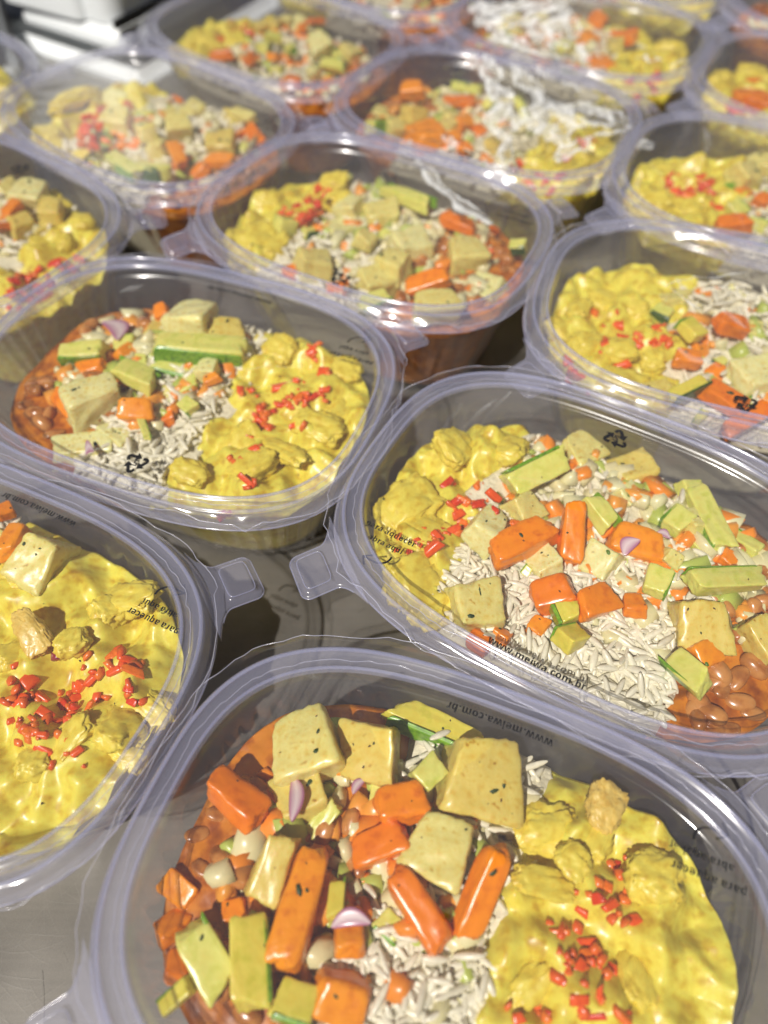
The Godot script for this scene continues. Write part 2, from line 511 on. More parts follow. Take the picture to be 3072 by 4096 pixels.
func tab_edge_mesh() -> ArrayMesh:
	var p := PackedVector3Array()
	for k in 40:
		var m := lerpf(0.003, 0.0205, sin(k / 39.0 * PI / 2))
		p.append(Vector3(-tab_half(m), -0.0009 - 0.003 * (m / 0.0225), m - 0.0035))
	for k in range(39, -1, -1):
		var m := lerpf(0.003, 0.0205, sin(k / 39.0 * PI / 2))
		p.append(Vector3(tab_half(m), -0.0009 - 0.003 * (m / 0.0225), m - 0.0035))
	return tube(p, 0.00028, 5, false)

func tab_pad_mesh() -> ArrayMesh:
	var p := PackedVector3Array()
	for k in 48:
		var t := TAU * k / 48.0
		var q := Vector2(signf(cos(t)) * pow(absf(cos(t)), 0.35) * 0.0066, signf(sin(t)) * pow(absf(sin(t)), 0.35) * 0.0050)
		p.append(Vector3(q.x, 0.0014 - 0.003 * ((q.y + 0.0142) / 0.0225), q.y + 0.0133 - 0.0035))
	return tube(p, 0.00024, 5)

func shared(key: String, make: Callable):
	if not meshes.has(key): meshes[key] = make.call()
	return meshes[key]

func print_mesh(words: String, width: float, bend: float) -> ArrayMesh:
	var t := TextMesh.new()
	var font := SystemFont.new()
	font.font_names = PackedStringArray(["Droid Sans"])
	font.font_weight = 700
	t.font = font
	t.text = words
	t.font_size = 32
	t.pixel_size = 0.01
	t.depth = 0.02
	t.curve_step = 2.0
	var src := t.surface_get_arrays(0) if t.get_surface_count() else []
	var v: PackedVector3Array = src[Mesh.ARRAY_VERTEX]
	var lo := INF
	var hi := -INF
	for p in v:
		lo = minf(lo, p.x)
		hi = maxf(hi, p.x)
	var k := width / (hi - lo)
	for i in v.size():
		var p := v[i]
		var x := (p.x - (lo + hi) / 2) * k
		v[i] = Vector3(x, (p.z + 0.01) * k * 0.2, -p.y * k - bend * x * x)
	var a := []
	a.resize(Mesh.ARRAY_MAX)
	a[Mesh.ARRAY_VERTEX] = v
	if src[Mesh.ARRAY_INDEX] != null: a[Mesh.ARRAY_INDEX] = src[Mesh.ARRAY_INDEX]
	var raw := ArrayMesh.new()
	raw.add_surface_from_arrays(Mesh.PRIMITIVE_TRIANGLES, a)
	var st := SurfaceTool.new()
	st.create_from(raw, 0)
	st.generate_normals()
	return st.commit()

func ribbon(points: Array, width: float) -> Array:   # flat strip along points in the xz plane
	var v := PackedVector3Array()
	for i in points.size():
		var d: Vector2 = points[mini(i + 1, points.size() - 1)] - points[maxi(i - 1, 0)]
		var n := Vector2(-d.y, d.x).normalized() * width / 2
		var p: Vector2 = points[i]
		v.append(Vector3(p.x + n.x, 0, p.y + n.y))
		v.append(Vector3(p.x - n.x, 0, p.y - n.y))
	return [v, grid_faces(points.size(), 2)]

func joined(list: Array) -> ArrayMesh:
	var v := PackedVector3Array()
	var f := PackedInt32Array()
	for part in list:
		var first := v.size()
		v.append_array(part[0])
		for i in part[1]: f.append(i + first)
	return built(v, f)

func open_arrow_mesh() -> ArrayMesh:   # hooked arrow under the opening note
	var arc := []
	for k in 13:
		var t := lerpf(-0.15, 1.75, k / 12.0)
		arc.append(Vector2(-0.0006 + 0.0048 * cos(t), -0.0016 + 0.0042 * sin(t)))
	var tip := Vector2(-0.0052, 0.0024)
	arc.append(tip)
	var head := [tip + Vector2(0.0034, -0.0022), tip, tip + Vector2(0.0022, 0.0030)]
	return joined([ribbon(arc, 0.0008), ribbon(head, 0.0008)])

func recycle_mesh() -> ArrayMesh:   # three chasing arrows round a number
	var list := []
	var corner := []
	for k in 3: corner.append(Vector2.from_angle(-PI / 2 + TAU * k / 3.0) * 0.0056)
	for k in 3:
		var here: Vector2 = corner[k]
		var before: Vector2 = corner[(k + 2) % 3]
		var after: Vector2 = corner[(k + 1) % 3]
		list.append(ribbon([here.lerp(before, 0.30), here.lerp(before, 0.13), here.lerp(before, 0.04).lerp(here.lerp(after, 0.04), 0.5) * 0.9, here.lerp(after, 0.13), here.lerp(after, 0.40)], 0.0015))
		var dir := (after - here).normalized()
		var n := Vector2(-dir.y, dir.x)
		var at := here.lerp(after, 0.38)
		var p := [at + n * 0.0021, at - n * 0.0021, at + dir * 0.0026]
		list.append([PackedVector3Array([Vector3(p[0].x, 0, p[0].y), Vector3(p[1].x, 0, p[1].y), Vector3(p[2].x, 0, p[2].y)]), PackedInt32Array([0, 1, 2])])
	return joined(list)

func film_height(q: Vector2, key: String, amount: float) -> float:
	var rho := pow(pow(absf(q.x) / RIDGE_A, POWER) + pow(absf(q.y) / RIDGE_B, POWER), 1.0 / POWER)
	var k := float(trays.keys().find(key)) * 3.7
	var h := 0.0010
	if rho < 0.96: h -= 0.0014 * smoothstep(0.96, 0.6, rho)
	if rho > 1.0: h -= 0.0045 * smoothstep(1.0, 1.10, rho) + 0.0012 * fine.get_noise_2d(q.x * 0.35 + k, q.y * 0.35)
	var along := q.rotated(0.9)
	var w := lump.get_noise_2d(along.x * 0.55 + k, along.y * 1.9)
	var crease := pow(1.0 - absf(w), 5.0)
	var inside := smoothstep(1.0, 0.85, rho)
	h += inside * amount * (0.0026 * crease + 0.0011 * lump.get_noise_2d(q.x * 1.7 + k, q.y * 1.7 + 4.0))
	h += inside * 0.00012 * fine.get_noise_2d(along.x * 0.12 + k, along.y * 0.9)
	return h

func glare_meshes(key: String, crinkle: float) -> Array:
	# white streaks painted over the film in place of reflected glare
	var v := PackedVector3Array()
	var col := PackedColorArray()
	var nx := 240
	var nz := 170
	var o := seed_of(key)
	var list: Array = GLARE_STREAKS[key]
	for i in nx:
		for j in nz:
			var q := Vector2(lerpf(-1, 1, i / (nx - 1.0)) * 0.088, lerpf(-1, 1, j / (nz - 1.0)) * 0.063)
			var rho := pow(pow(absf(q.x) / RIDGE_A, POWER) + pow(absf(q.y) / RIDGE_B, POWER), 1.0 / POWER)
			var warp := Vector2(lump.get_noise_2d(q.x * 0.9 + o, q.y * 0.9), lump.get_noise_2d(q.x * 0.9 + o + 9.0, q.y * 0.9)) * 0.003
			var a := 0.0
			for line in list:
				var w: float = line[4] * 1.7 / 1000.0
				var p1 := Vector2(line[0], line[1]) / 1000.0
				var p2 := Vector2(line[2], line[3]) / 1000.0
				var near := Geometry2D.get_closest_point_to_segment(q + warp, p1, p2)
				var taper: float = w * (0.3 + 0.7 * sin(PI * clampf(near.distance_to(p1) / maxf(0.0001, p1.distance_to(p2)), 0.06, 0.94)))
				var far := (q + warp).distance_to(near) / taper
				if far > 1.0: continue
				# white streaks painted along the fold; its rim is brightest
				var dir := (p2 - p1).normalized()
				var rel := q + warp * 1.5 - p1
				var glare_streak := pow(1.0 - absf(lump.get_noise_2d(rel.dot(dir) * 0.45 + o, rel.dot(dir.orthogonal()) * 1.9)), 4.5)
				var rim := smoothstep(0.62, 0.85, far) * smoothstep(1.0, 0.88, far) if w > 0.003 else 0.0
				a = maxf(a, line[5] * (0.10 + 0.75 * glare_streak + 0.3 * rim) * smoothstep(1.0, 0.6 if w < 0.003 else 0.8, far))
			a = minf(a, 0.85) * smoothstep(0.98, 0.93, rho)
			v.append(Vector3(q.x, film_height(q, key, crinkle) + 0.0004 + a * 0.0012, q.y))
			col.append(Color(1, 1, 1, a))
	var on := PackedByteArray()
	on.resize(nx * nz)
	for i in nx - 1:
		for j in nz - 1:
			var k := i * nz + j
			if col[k].a + col[k + 1].a + col[k + nz].a + col[k + nz + 1].a > 0.02: on[k] = 1
	var out := []
	for start in nx * nz:   # every patch of painted glare that hangs together becomes one part
		if on[start] != 1: continue
		var stack := [start]
		on[start] = 2
		var cells := []
		while stack:
			var k: int = stack.pop_back()
			cells.append(k)
			for step in [1, -1, nz, -nz, nz + 1, nz - 1, -nz + 1, -nz - 1]:
				var m: int = k + step
				if m >= 0 and m < nx * nz and on[m] == 1:
					on[m] = 2
					stack.append(m)
		if cells.size() < 14: continue
		var used := {}
		var v2 := PackedVector3Array()
		var c2 := PackedColorArray()
		var f := PackedInt32Array()
		for k in cells:
			for m in [k, k + nz, k + 1, k + 1, k + nz, k + nz + 1]:
				if not used.has(m):
					used[m] = v2.size()
					v2.append(v[m])
					c2.append(col[m])
				f.append(used[m])
		out.append(built(v2, f, c2))
	return out

func make_tray(key: String):
	var c: Dictionary = trays[key]
	var crinkle: float = {"K": 1.0, "C": 0.95, "R2": 0.5, "R1": 0.3, "F": 0.25, "O": 0.7, "R3": 0.35, "Q": 0.5, "G": 0.1}.get(key, 0.12)
	var o := base("meal_tray")
	tag(o, NAMES[key], "food container", "sealed meal trays set out on the table")
	o.position = Vector3(c.x, LID_Y, c.z)
	o.rotation.y = -c.turn
	# tray body with flutes
	var tray = shared("tray", func():
		var prof := [Vector2(-0.0012, -0.0072), Vector2(0.0036, -0.0066), Vector2(0.0052, -0.0085), Vector2(0.0064, -0.0125), Vector2(0.0078, -0.0150)]
		for k in 10: prof.append(Vector2(lerpf(0.0088, 0.0232, k / 9.0), lerpf(-0.018, -0.0695, k / 9.0)))
		prof.append_array([Vector2(0.0255, -0.0735), Vector2(0.0295, -0.0765), Vector2(0.035, -0.0772)])
		return loft(prof, 256, true, func(p: Vector3, t: float, pr: Vector2):
			if pr.y > -0.016 or pr.y < -0.072: return p
			var r := 1.0 + 0.022 * pow(absf(cos(t * 26.0)), 5.0)
			return Vector3(p.x * r, p.y, p.z * r)))
	put("tray_body", tray, M.tray_plastic, o)
	var lid_mesh = shared("lid", func():
		return loft([Vector2(-0.0029, -0.0078), Vector2(-0.0028, -0.0070), Vector2(-0.0024, -0.0064), Vector2(-0.0014, -0.0060), Vector2(-0.0010, -0.0054), Vector2(-0.0006, -0.0012), Vector2(0.0000, -0.0002), Vector2(0.0008, 0.0),
			Vector2(0.0016, -0.0004), Vector2(0.0022, -0.0010), Vector2(0.0056, -0.0011), Vector2(0.0062, -0.0003), Vector2(0.0068, 0.0001), Vector2(0.0074, -0.0002), Vector2(0.0079, -0.0012)], 160, false))
	var lid := put("lid_rim", lid_mesh, M.lid_plastic, o)
	for highlight in [["outer_highlight", 0.0008, -0.0001, 0.00075], ["inner_highlight", 0.0067, -0.0001, 0.00065], ["skirt_edge_highlight", -0.0027, -0.0074, 0.0004]]:  # pale tubes painted as the bright highlight lines round the lid
		put(highlight[0], shared(highlight[0], func(): return tube(seg_pts(func(t: float):
			var q := oval(t, highlight[1])
			return Vector3(q.x, highlight[2], q.y), 200), highlight[3], 6)), M.highlight, lid)
	var panel_mesh = shared("panel", func(): return loft([Vector2(0.0079, -0.0012), Vector2(0.0086, -0.0038), Vector2(0.0092, -0.0048), Vector2(0.0105, -0.0052)], 160, true))
	var panel := put("lid_panel", panel_mesh, M.panel_plastic, o)
	for k in 2:
		var tab := put("pull_tab", shared("tab", tab_mesh), M.lid_plastic, o)
		var dir := Vector3(-0.615, 0, 0.788) * (1.0 if k == 0 else -1.0)
		tab.position = Vector3(-0.0748, 0, 0.0520) * (1.0 if k == 0 else -1.0) + Vector3(0, -0.0052, 0) + dir * 0.003
		put("tab_edge", shared("tab_edge", tab_edge_mesh), M.highlight, tab)  # tab and pad outlines get the same painted highlight lines
		put("tab_pad", shared("tab_pad", tab_pad_mesh), M.highlight, tab)
		tab.basis = Basis(Vector3.UP.cross(dir), Vector3.UP, dir)
	# moisture line where the film is sealed to the rim
	var off := rng.randf() * 50.0
	put("seal_line", tube(seg_pts(func(t: float):
		var q := oval(t, 0.0040 + 0.0008 * fine.get_noise_1d(t * 0.06 + off) + 0.0007 * lump.get_noise_1d(t * 0.05 + off))
		return Vector3(q.x, -0.0007, q.y), 220), 0.00014, 4), M.edge, lid)
	# film over the lid, hanging out past the rim with an uneven edge
	var reach := func(t: float) -> float:
		return 0.0045 + 0.0024 * lump.get_noise_1d(t * 0.03 + off) + 0.0022 * lump.get_noise_1d(t * 0.11 + off * 2.0) + 0.0008 * fine.get_noise_1d(t * 0.05 + off)
	var segs := 200 if crinkle > 0.2 else 120
	var rings := 64 if crinkle > 0.2 else 30
	var v := PackedVector3Array()
	for r in rings + 5:
		for k in segs:
			var t := TAU * k / segs
			var q: Vector2
			if r < rings: q = oval(t, 0.0) * maxf(0.01, float(r) / (rings - 1))
			else: q = oval(t, -reach.call(t) * float(r - rings + 1) / 5.0)
			v.append(Vector3(q.x, film_height(q, key, crinkle), q.y))
	var film := put("sealing_film", built(v, grid_faces(rings + 5, segs, true, 0, true)), M.film_crinkled if crinkle > 0.2 else M.film, o)
	put("film_edge", tube(v.slice(v.size() - segs), 0.00016, 4), M.edge, film)
	if GLARE_STREAKS.has(key):
		for glare in glare_meshes(key, crinkle): put("painted_glare", glare, M.painted_glare, film)
	# print on the lid
	var turn := PI if c.flip else 0.0
	var ink := Basis(Vector3.UP, turn)
	var marks := {
		"printed_web_address": [shared("web", func(): return print_mesh("www.meiwa.com.br", 0.0345, 1.6)), Vector3(0.0010, -0.0041, 0.0565)],
		"printed_opening_note": [shared("note", func(): return print_mesh("para aquecer", 0.0205, 0.0)), Vector3(-0.0655, -0.0042, 0.0355)],
		"printed_opening_note_line": [shared("note2", func(): return print_mesh("abra aqui", 0.0140, 0.0)), Vector3(-0.0650, -0.0042, 0.0405)],
		"printed_arrow": [shared("arrow", open_arrow_mesh), Vector3(-0.0645, -0.0042, 0.0465)],
		"recycling_symbol": [shared("recycle", recycle_mesh), Vector3(-0.0080, -0.0042, -0.0500)],
		"recycling_number": [shared("five", func(): return print_mesh("5", 0.0020, 0.0)), Vector3(-0.0082, -0.0042, -0.0500)],
	}
	for name_ in marks:
		var p := put(name_, marks[name_][0], M.ink, panel)
		p.basis = ink
		p.position = ink * marks[name_][1]

# ------------------------------------------------------------- the food
func spec(key: String) -> Array:   # [where curry begins, where rice begins, mid height shift]
	return {"A": [0.17, -0.30], "B": [-0.25, -0.6], "E": [0.14, -0.32], "F": [0.46, -0.30], "G": [0.50, -0.56], "D": [0.5, -0.5], "C": [0.36, -0.5], "H": [0.45, -0.5],
		"R1": [0.18, -0.6], "R2": [0.12, -0.5], "R3": [0.0, -0.5], "L": [0.35, -0.5], "K": [0.35, -0.5]}.get(key, [0.1, -0.4])

func seed_of(key: String) -> float:
	return 0.37 * trays.keys().find(key)

func food_y(key: String, kind: String, x: float, z: float) -> float:
	var o := seed_of(key)
	var rho := pow(pow(absf(x) / 0.0815, POWER) + pow(absf(z) / 0.0565, POWER), 1.0 / POWER)
	var edge := 0.003 * smoothstep(0.82, 1.0, rho)
	if kind == "curry":
		var c := cell.get_noise_2d(x + o, z + o)
		var y := -0.0180 + 0.0082 * lump.get_noise_2d(x + o, z) - 0.0052 * (c + 0.55) + 0.0009 * fine.get_noise_2d(x * 0.4 + o, z * 0.4) + 0.00012 * fine.get_noise_2d(x * 1.6 + o, z * 1.6)
		return (y if y < -0.0095 else -0.0095 + 0.35 * (y + 0.0095)) - edge
	if kind == "rice":
		return -0.0205 + 0.0024 * lump.get_noise_2d(x + o + 0.5, z) + 0.0007 * fine.get_noise_2d(x + o, z) - edge
	return -0.0208 + 0.0014 * lump.get_noise_2d(x + o + 0.9, z) + 0.0006 * fine.get_noise_2d(x * 0.8 + o, z) - edge * 0.6

func edge_at(key: String, v: float, which: float) -> float:
	return 0.07 * lump.get_noise_2d(v * 0.045 + which, seed_of(key) * 3.0) + 0.03 * fine.get_noise_2d(v * 0.03, seed_of(key) + which)

func mass_mesh(key: String, kind: String, side: float, from: float, to: float, nx: int, nv: int) -> ArrayMesh:
	var v := PackedVector3Array()
	var levels := [-0.0725, -0.058, -0.043, -0.028]
	var cols := nv + 2 * levels.size()
	for i in range(-1, nx + 1):
		var f := clampf(float(i) / (nx - 1), 0, 1)
		if to >= 1.0: f = sin(f * PI / 2)
		for j in cols:
			var u := clampf(float(j - levels.size()) / (nv - 1), 0, 1) * 2.0 - 1.0
			var a0 := from + edge_at(key, u, 1.0)
			var a1 := 1.0 if to >= 1.0 else to + edge_at(key, u, 7.0)
			var xi := lerpf(a0, a1, f)
			var drop := -1
			if j < levels.size(): drop = j
			elif j >= levels.size() + nv: drop = cols - 1 - j
			var inset := wall_inset(-0.014) + 0.0030
			var width := pow(maxf(0.0, 1.0 - pow(absf(xi), POWER)), 1.0 / POWER)
			var x := side * xi * (RIDGE_A - inset)
			var z := u * width * (RIDGE_B - inset)
			var y := food_y(key, kind, x, z) - 0.0045 * smoothstep(0.10, 0.0, xi - a0)
			var low := (i == -1) or (i == nx and to < 1.0)
			if drop >= 0 or low:
				y = levels[drop] if drop >= 0 else -0.060
				inset = wall_inset(y) + 0.0024
				x = side * xi * (RIDGE_A - inset)
				z = u * width * (RIDGE_B - inset)
			v.append(Vector3(x, y, z))
	return built(v, grid_faces(nx + 2, cols, false, 0, side > 0))

func mass(key: String, called: String, kind: String, m: Material, side: float, from: float, to: float, nx: int, nv: int, label: String, category: String, group: String) -> MeshInstance3D:
	var c: Dictionary = trays[key]
	var o := put(called, mass_mesh(key, kind, side, from, to, nx, nv), m)
	o.position = Vector3(c.x, LID_Y, c.z)
	o.rotation.y = -c.turn
	tag(o, label, category, group)
	return o

func grain_mesh() -> ArrayMesh:
	var v := PackedVector3Array()
	for r in 9:
		var t := PI * r / 8.0
		for k in 7:
			var a := TAU * k / 7.0
			var w := pow(sin(t), 0.95) * 0.5
			v.append(Vector3(-cos(t) * 0.5, w * cos(a) + 0.10 * sin(t), w * sin(a)))
	return built(v, grid_faces(9, 7, true, 0, true))

func grain_place(key: String) -> Transform3D:
	var s := spec(key)
	var side: float = trays[key].curry
	for tries in 30:
		var xi := side * rng.randf_range(s[1] - 0.02, s[0] + 0.04)
		var x := xi * 0.0785
		var z := rng.randf_range(-1, 1) * 0.052 * pow(1.0 - pow(absf(xi), POWER), 1.0 / POWER)
		if key == "A" and z < 0.004 and rng.randf() < 0.8: continue
		if key == "G" and z < -0.012 and rng.randf() < 0.85: continue
		var y := food_y(key, "rice", x, z) + absf(rng.randfn(0.0, 0.0019)) + 0.0006
		var b := Basis.from_euler(Vector3(rng.randf() * TAU, rng.randf() * TAU, rng.randfn(0, 0.28)), EULER_ORDER_YXZ)
		b = Basis(Vector3.UP, rng.randf() * TAU) * Basis(Vector3.BACK, rng.randfn(0, 0.3)) * Basis(Vector3.RIGHT, rng.randf() * TAU)
		var len_ := rng.randfn(0.0090, 0.0012)
		return Transform3D(b.scaled_local(Vector3(len_, rng.randfn(0.0023, 0.0003), rng.randfn(0.0026, 0.0003))), Vector3(x, y, z))
	return Transform3D(Basis().scaled(Vector3.ONE * 0.002), Vector3(0, -0.03, 0))

func fill_tray(key: String):
	var s := spec(key)
	var side: float = trays[key].curry
	var near := key in ["A", "B", "G", "E"]
	var mid := key in ["F", "R1", "D", "C", "L", "R2"]
	var n := 120 if near else (80 if mid else 46)
	var tray: String = TRAYS[key]
	mass(key, "chicken_curry", "curry", M.curry, side, s[0], 1.0, n, n, "creamy yellow chicken curry filling one end of the " + tray, "curry", "curry portions")
	var r := mass(key, "rice_portion", "rice", M.rice_bed, side, s[1] - 0.05, s[0] + 0.12, 60, 60, "white rice under the vegetables in the " + tray, "rice", "rice portions")
	var stew := mass(key, "bean_stew", "stew", M.stew, -side, -s[1], 1.0, 50, 50, "orange brown bean stew filling one end of the " + tray, "stew", "bean stew portions")
	for k in (26 if near or mid else 10):
		var xi := -side * rng.randf_range(-s[1] + 0.04, 0.93)
		var p := Vector3(xi * 0.0775, 0, rng.randf_range(-0.93, 0.93) * 0.052 * pow(1.0 - pow(absf(xi), POWER), 1.0 / POWER))
		var big := rng.randf_range(0.0085, 0.0115)
		p.y = food_y(key, "stew", p.x, p.z) + big * rng.randf_range(0.02, 0.2)
		var bean := put("bean", chunk("bean", k % 5), M.bean, stew)
		bean.transform = Transform3D(Basis.from_euler(Vector3(rng.randfn(0, 0.3), rng.randf() * TAU, rng.randfn(0, 0.3))).scaled_local(Vector3(big, big * 0.58, big * 0.64)), p)
	var grain = shared("grain", grain_mesh)
	var singles: int = {"G": 260, "A": 170, "E": 110, "F": 60}.get(key, 0)
	for k in singles:
		var g := put("rice_grain", grain, M.rice, r)
		g.transform = grain_place(key)
	var mm := MultiMesh.new()
	mm.transform_format = MultiMesh.TRANSFORM_3D
	mm.mesh = grain
	mm.instance_count = 950 if near else 380
	for k in mm.instance_count: mm.set_instance_transform(k, grain_place(key).translated(Vector3(0, -0.0008, 0)))
	var many := MultiMeshInstance3D.new()
	many.name = "loose_rice"
	many.multimesh = mm
	many.material_override = M.rice
	many.set_meta("kind", "stuff")
	r.add_child(many, true)

var corner_sets := {}

func corners(seed_: int, jit: float) -> Array:
	var r := RandomNumberGenerator.new()
	r.seed = seed_ * 977 + 5
	var out := []
	for k in 8: out.append(Vector3(r.randf_range(-jit, jit), r.randf_range(-jit, jit), r.randf_range(-jit, jit)))
	return out

func bent(p: Vector3, cs: Array) -> Vector3:
	var a := p + Vector3.ONE * 0.5
	var d := Vector3.ZERO
	for k in 8:
		var w := (a.x if k & 1 else 1.0 - a.x) * (a.y if k & 2 else 1.0 - a.y) * (a.z if k & 4 else 1.0 - a.z)
		d += cs[k] * w
	return p + d

func chunk_points(cs: Array, rnd: float, n: int, bump: float, seed_: int) -> Array:
	var v := PackedVector3Array()
	var f := PackedInt32Array()
	for face in 6:
		var ax := face % 3
		var sg := 1.0 if face < 3 else -1.0
		var first := v.size()
		for i in n + 1:
			for j in n + 1:
				var a := float(i) / n - 0.5
				var b := float(j) / n - 0.5
				# crowd the samples towards the edges so that they round well
				a = 0.5 * signf(a) * (1.0 - pow(1.0 - absf(a) * 2.0, 1.35))
				b = 0.5 * signf(b) * (1.0 - pow(1.0 - absf(b) * 2.0, 1.35))
				var p := Vector3.ZERO
				p[ax] = 0.5 * sg
				p[(ax + 1) % 3] = a
				p[(ax + 2) % 3] = b
				var core := p.clamp(Vector3.ONE * (rnd - 0.5), Vector3.ONE * (0.5 - rnd))
				var out := p - core
				if out.length() > 0.0001: p = core + out.normalized() * minf(rnd, out.length())
				p = bent(p, cs)
				if bump > 0.0: p += p.normalized() * bump * (lump.get_noise_3d(p.x * 0.07 + seed_, p.y * 0.07, p.z * 0.07) + 0.5 * fine.get_noise_3d(p.x * 0.06 + seed_, p.y * 0.06, p.z * 0.06))
				v.append(p)
		f.append_array(grid_faces(n + 1, n + 1, false, first, sg < 0))
	return [v, f]

func chunk(kind: String, variant: int) -> ArrayMesh:
	var look: Array = {"potato": [0.085, 0.16, 10, 0.07], "carrot": [0.15, 0.15, 10, 0.06], "zucchini": [0.08, 0.15, 9, 0.05], "pepper": [0.10, 0.20, 3, 0.0], "bean": [0.46, 0.06, 7, 0.03], "chicken": [0.38, 0.16, 16, 0.13], "skin": [0.05, 0.05, 6, 0.02]}[kind]
	var key := kind + str(variant)
	return shared(key, func():
		var cs := corners(variant + kind.length() * 31, look[1])
		corner_sets[key] = cs
		var p := chunk_points(cs, look[0], look[2], look[3], variant * 7)
		return built(p[0], p[1]))

func onion_mesh(variant: int) -> ArrayMesh:
	var v := PackedVector3Array()
	var c := PackedColorArray()
	for i in 25:
		var x := i / 24.0 - 0.5
		var w := 0.5 * pow(maxf(0.0, 1.0 - 4.0 * x * x), 0.7)
		for j in 13:
			var a := TAU * j / 12.0
			var z := cos(a) * w + (0.35 + 0.1 * variant) * (4.0 * x * x - 0.5)
			var y := sin(a) * (0.12 + 0.3 * w) + 0.5 * w * cos(a) * cos(a)
			v.append(Vector3(x, y, z))
			var rim := smoothstep(0.1, 0.95, absf(cos(a)))
			c.append(Color(0.74, 0.62, 0.62).lerp(Color(0.36, 0.07, 0.20), rim * 0.85 + 0.1 * absf(x)))
	return built(v, grid_faces(25, 13, false, 0, true), c)

var reds := {}
var tops := {}   # key -> list of [transform of the piece, mesh key] for the herbs

func serve(key: String, rows: Array):
	var c: Dictionary = trays[key]
	var tray: String = TRAYS[key]
	var to_tray := Transform3D(Basis(Vector3.UP, -c.turn), Vector3(c.x, LID_Y, c.z)).affine_inverse()
	if not tops.has(key): tops[key] = []
	for row in rows:
		var kind: String = row[0]
		var x: float = row[1] / 1000.0
		var z: float = row[2] / 1000.0
		var yaw := deg_to_rad(row[4])
		var dims := Vector3(row[5], row[7], row[6]) / 1000.0
		if kind == "pepper": dims *= Vector3(rng.randf_range(0.7, 1.1), 0.8, rng.randf_range(0.5, 0.75))
		elif kind != "chicken": dims *= rng.randf_range(0.82, 0.95) * (0.9 if key in ["D", "C", "H", "K", "F", "L"] else 1.0)
		var tone: int = row[8]
		var tilt := 0.22 if dims.x < 0.026 else 0.09
		var top: float = LID_Y - row[3] / 1000.0
		var y: float = top - dims.y * 0.5
		var variant := rng.randi() % 6
		var local := to_tray * Vector3(x, 0, z)
		var s: float = c.curry * local.x / 0.0795
		var in_curry: bool = s > spec(key)[0] + 0.03
		var cy := LID_Y + food_y(key, "curry", local.x, local.z)
		var basis_ := Basis(Vector3.UP, yaw) * Basis.from_euler(Vector3(rng.randfn(0, tilt), 0, rng.randfn(0, tilt)))
		var o: Node3D
		match kind:
			"pepper":
				if in_curry: y = cy + dims.y * rng.randf_range(0.05, 0.3)
				else: y = top - dims.y * 0.3
				var mat: Material = M.pepper
				if tone == 1: mat = M.pepper_orange if rng.randf() < 0.6 else M.onion_magenta
				elif rng.randf() < 0.25: mat = M.pepper_dark
				elif rng.randf() < 0.2: mat = M.pepper_orange
				if not reds.has(key): reds[key] = []
				reds[key].append(Vector2(local.x, local.z))
				o = put("red_pepper_piece", chunk(kind, variant), mat)
				basis_ = Basis(Vector3.UP, yaw) * Basis.from_euler(Vector3(rng.randfn(0, 0.4), 0, rng.randfn(0, 0.4)))
				tag(o, "small orange red piece of red pepper scattered in the " + tray, "red pepper", "diced red pepper in the " + tray)
			"potato":
				o = put("potato_piece", chunk(kind, variant), ([M.potato, M.potato_golden, M.potato_golden, M.potato] if key == "A" else [M.potato, M.potato_pale, M.potato_golden, M.potato])[rng.randi() % 4])
				tag(o, row[9], "potato", "potato pieces in the trays")
			"carrot":
				o = put("carrot_piece", chunk(kind, variant), [M.carrot, M.carrot_deep, M.carrot_light][rng.randi() % 3])
				tag(o, row[9], "carrot", "carrot pieces in the trays")
			"bean":
				o = put("cooked_bean", chunk(kind, variant), M.bean)
				y = LID_Y + food_y(key, "stew", local.x, local.z) + dims.y * 0.12
				tag(o, row[9], "bean", "beans in the stew")
			"chicken":
				o = put("chicken_piece", chunk(kind, variant), M.chicken_browned if tone == 1 else M.chicken)
				if in_curry: y = maxf(y - 0.002, cy - dims.y * 0.22)
				y = minf(y, LID_Y - 0.008 - dims.y * 0.5)
				dims *= Vector3(1.1, 1.0, 1.1)
				tag(o, row[9], "chicken", "chicken pieces in the curry")
			"onion":
				o = put("red_onion_sliver", shared("onion%d" % (variant % 2), func(): return onion_mesh(variant % 2)), M.onion)
				tag(o, row[9], "red onion", "red onion slivers in the trays")
			"zucchini":
				o = base("zucchini_piece")
				var flip := 1.0 if rng.randf() < 0.5 else -1.0
				var fl := put("flesh", chunk(kind, variant), M.zucchini_yellow if tone == 1 else M.zucchini_flesh, o)
				fl.transform = Transform3D(Basis().scaled(Vector3(1, 1, 0.94)), Vector3(0, 0, -0.02 * flip))
				var sk := put("skin", chunk("skin", variant), M.zucchini_dark_skin if rng.randf() < 0.2 else M.zucchini_skin, o)
				sk.transform = Transform3D(Basis(Vector3.RIGHT, 0.12 * flip).scaled(Vector3(1.03, 0.98, 0.14)), Vector3(0, -0.02, 0.47 * flip))
				tag(o, row[9], "zucchini", "zucchini pieces in the trays")
		o.transform = Transform3D(basis_.scaled_local(dims), Vector3(x, y, z))
		if kind in ["potato", "carrot", "zucchini", "chicken"]: tops[key].append([o.transform, kind, variant])

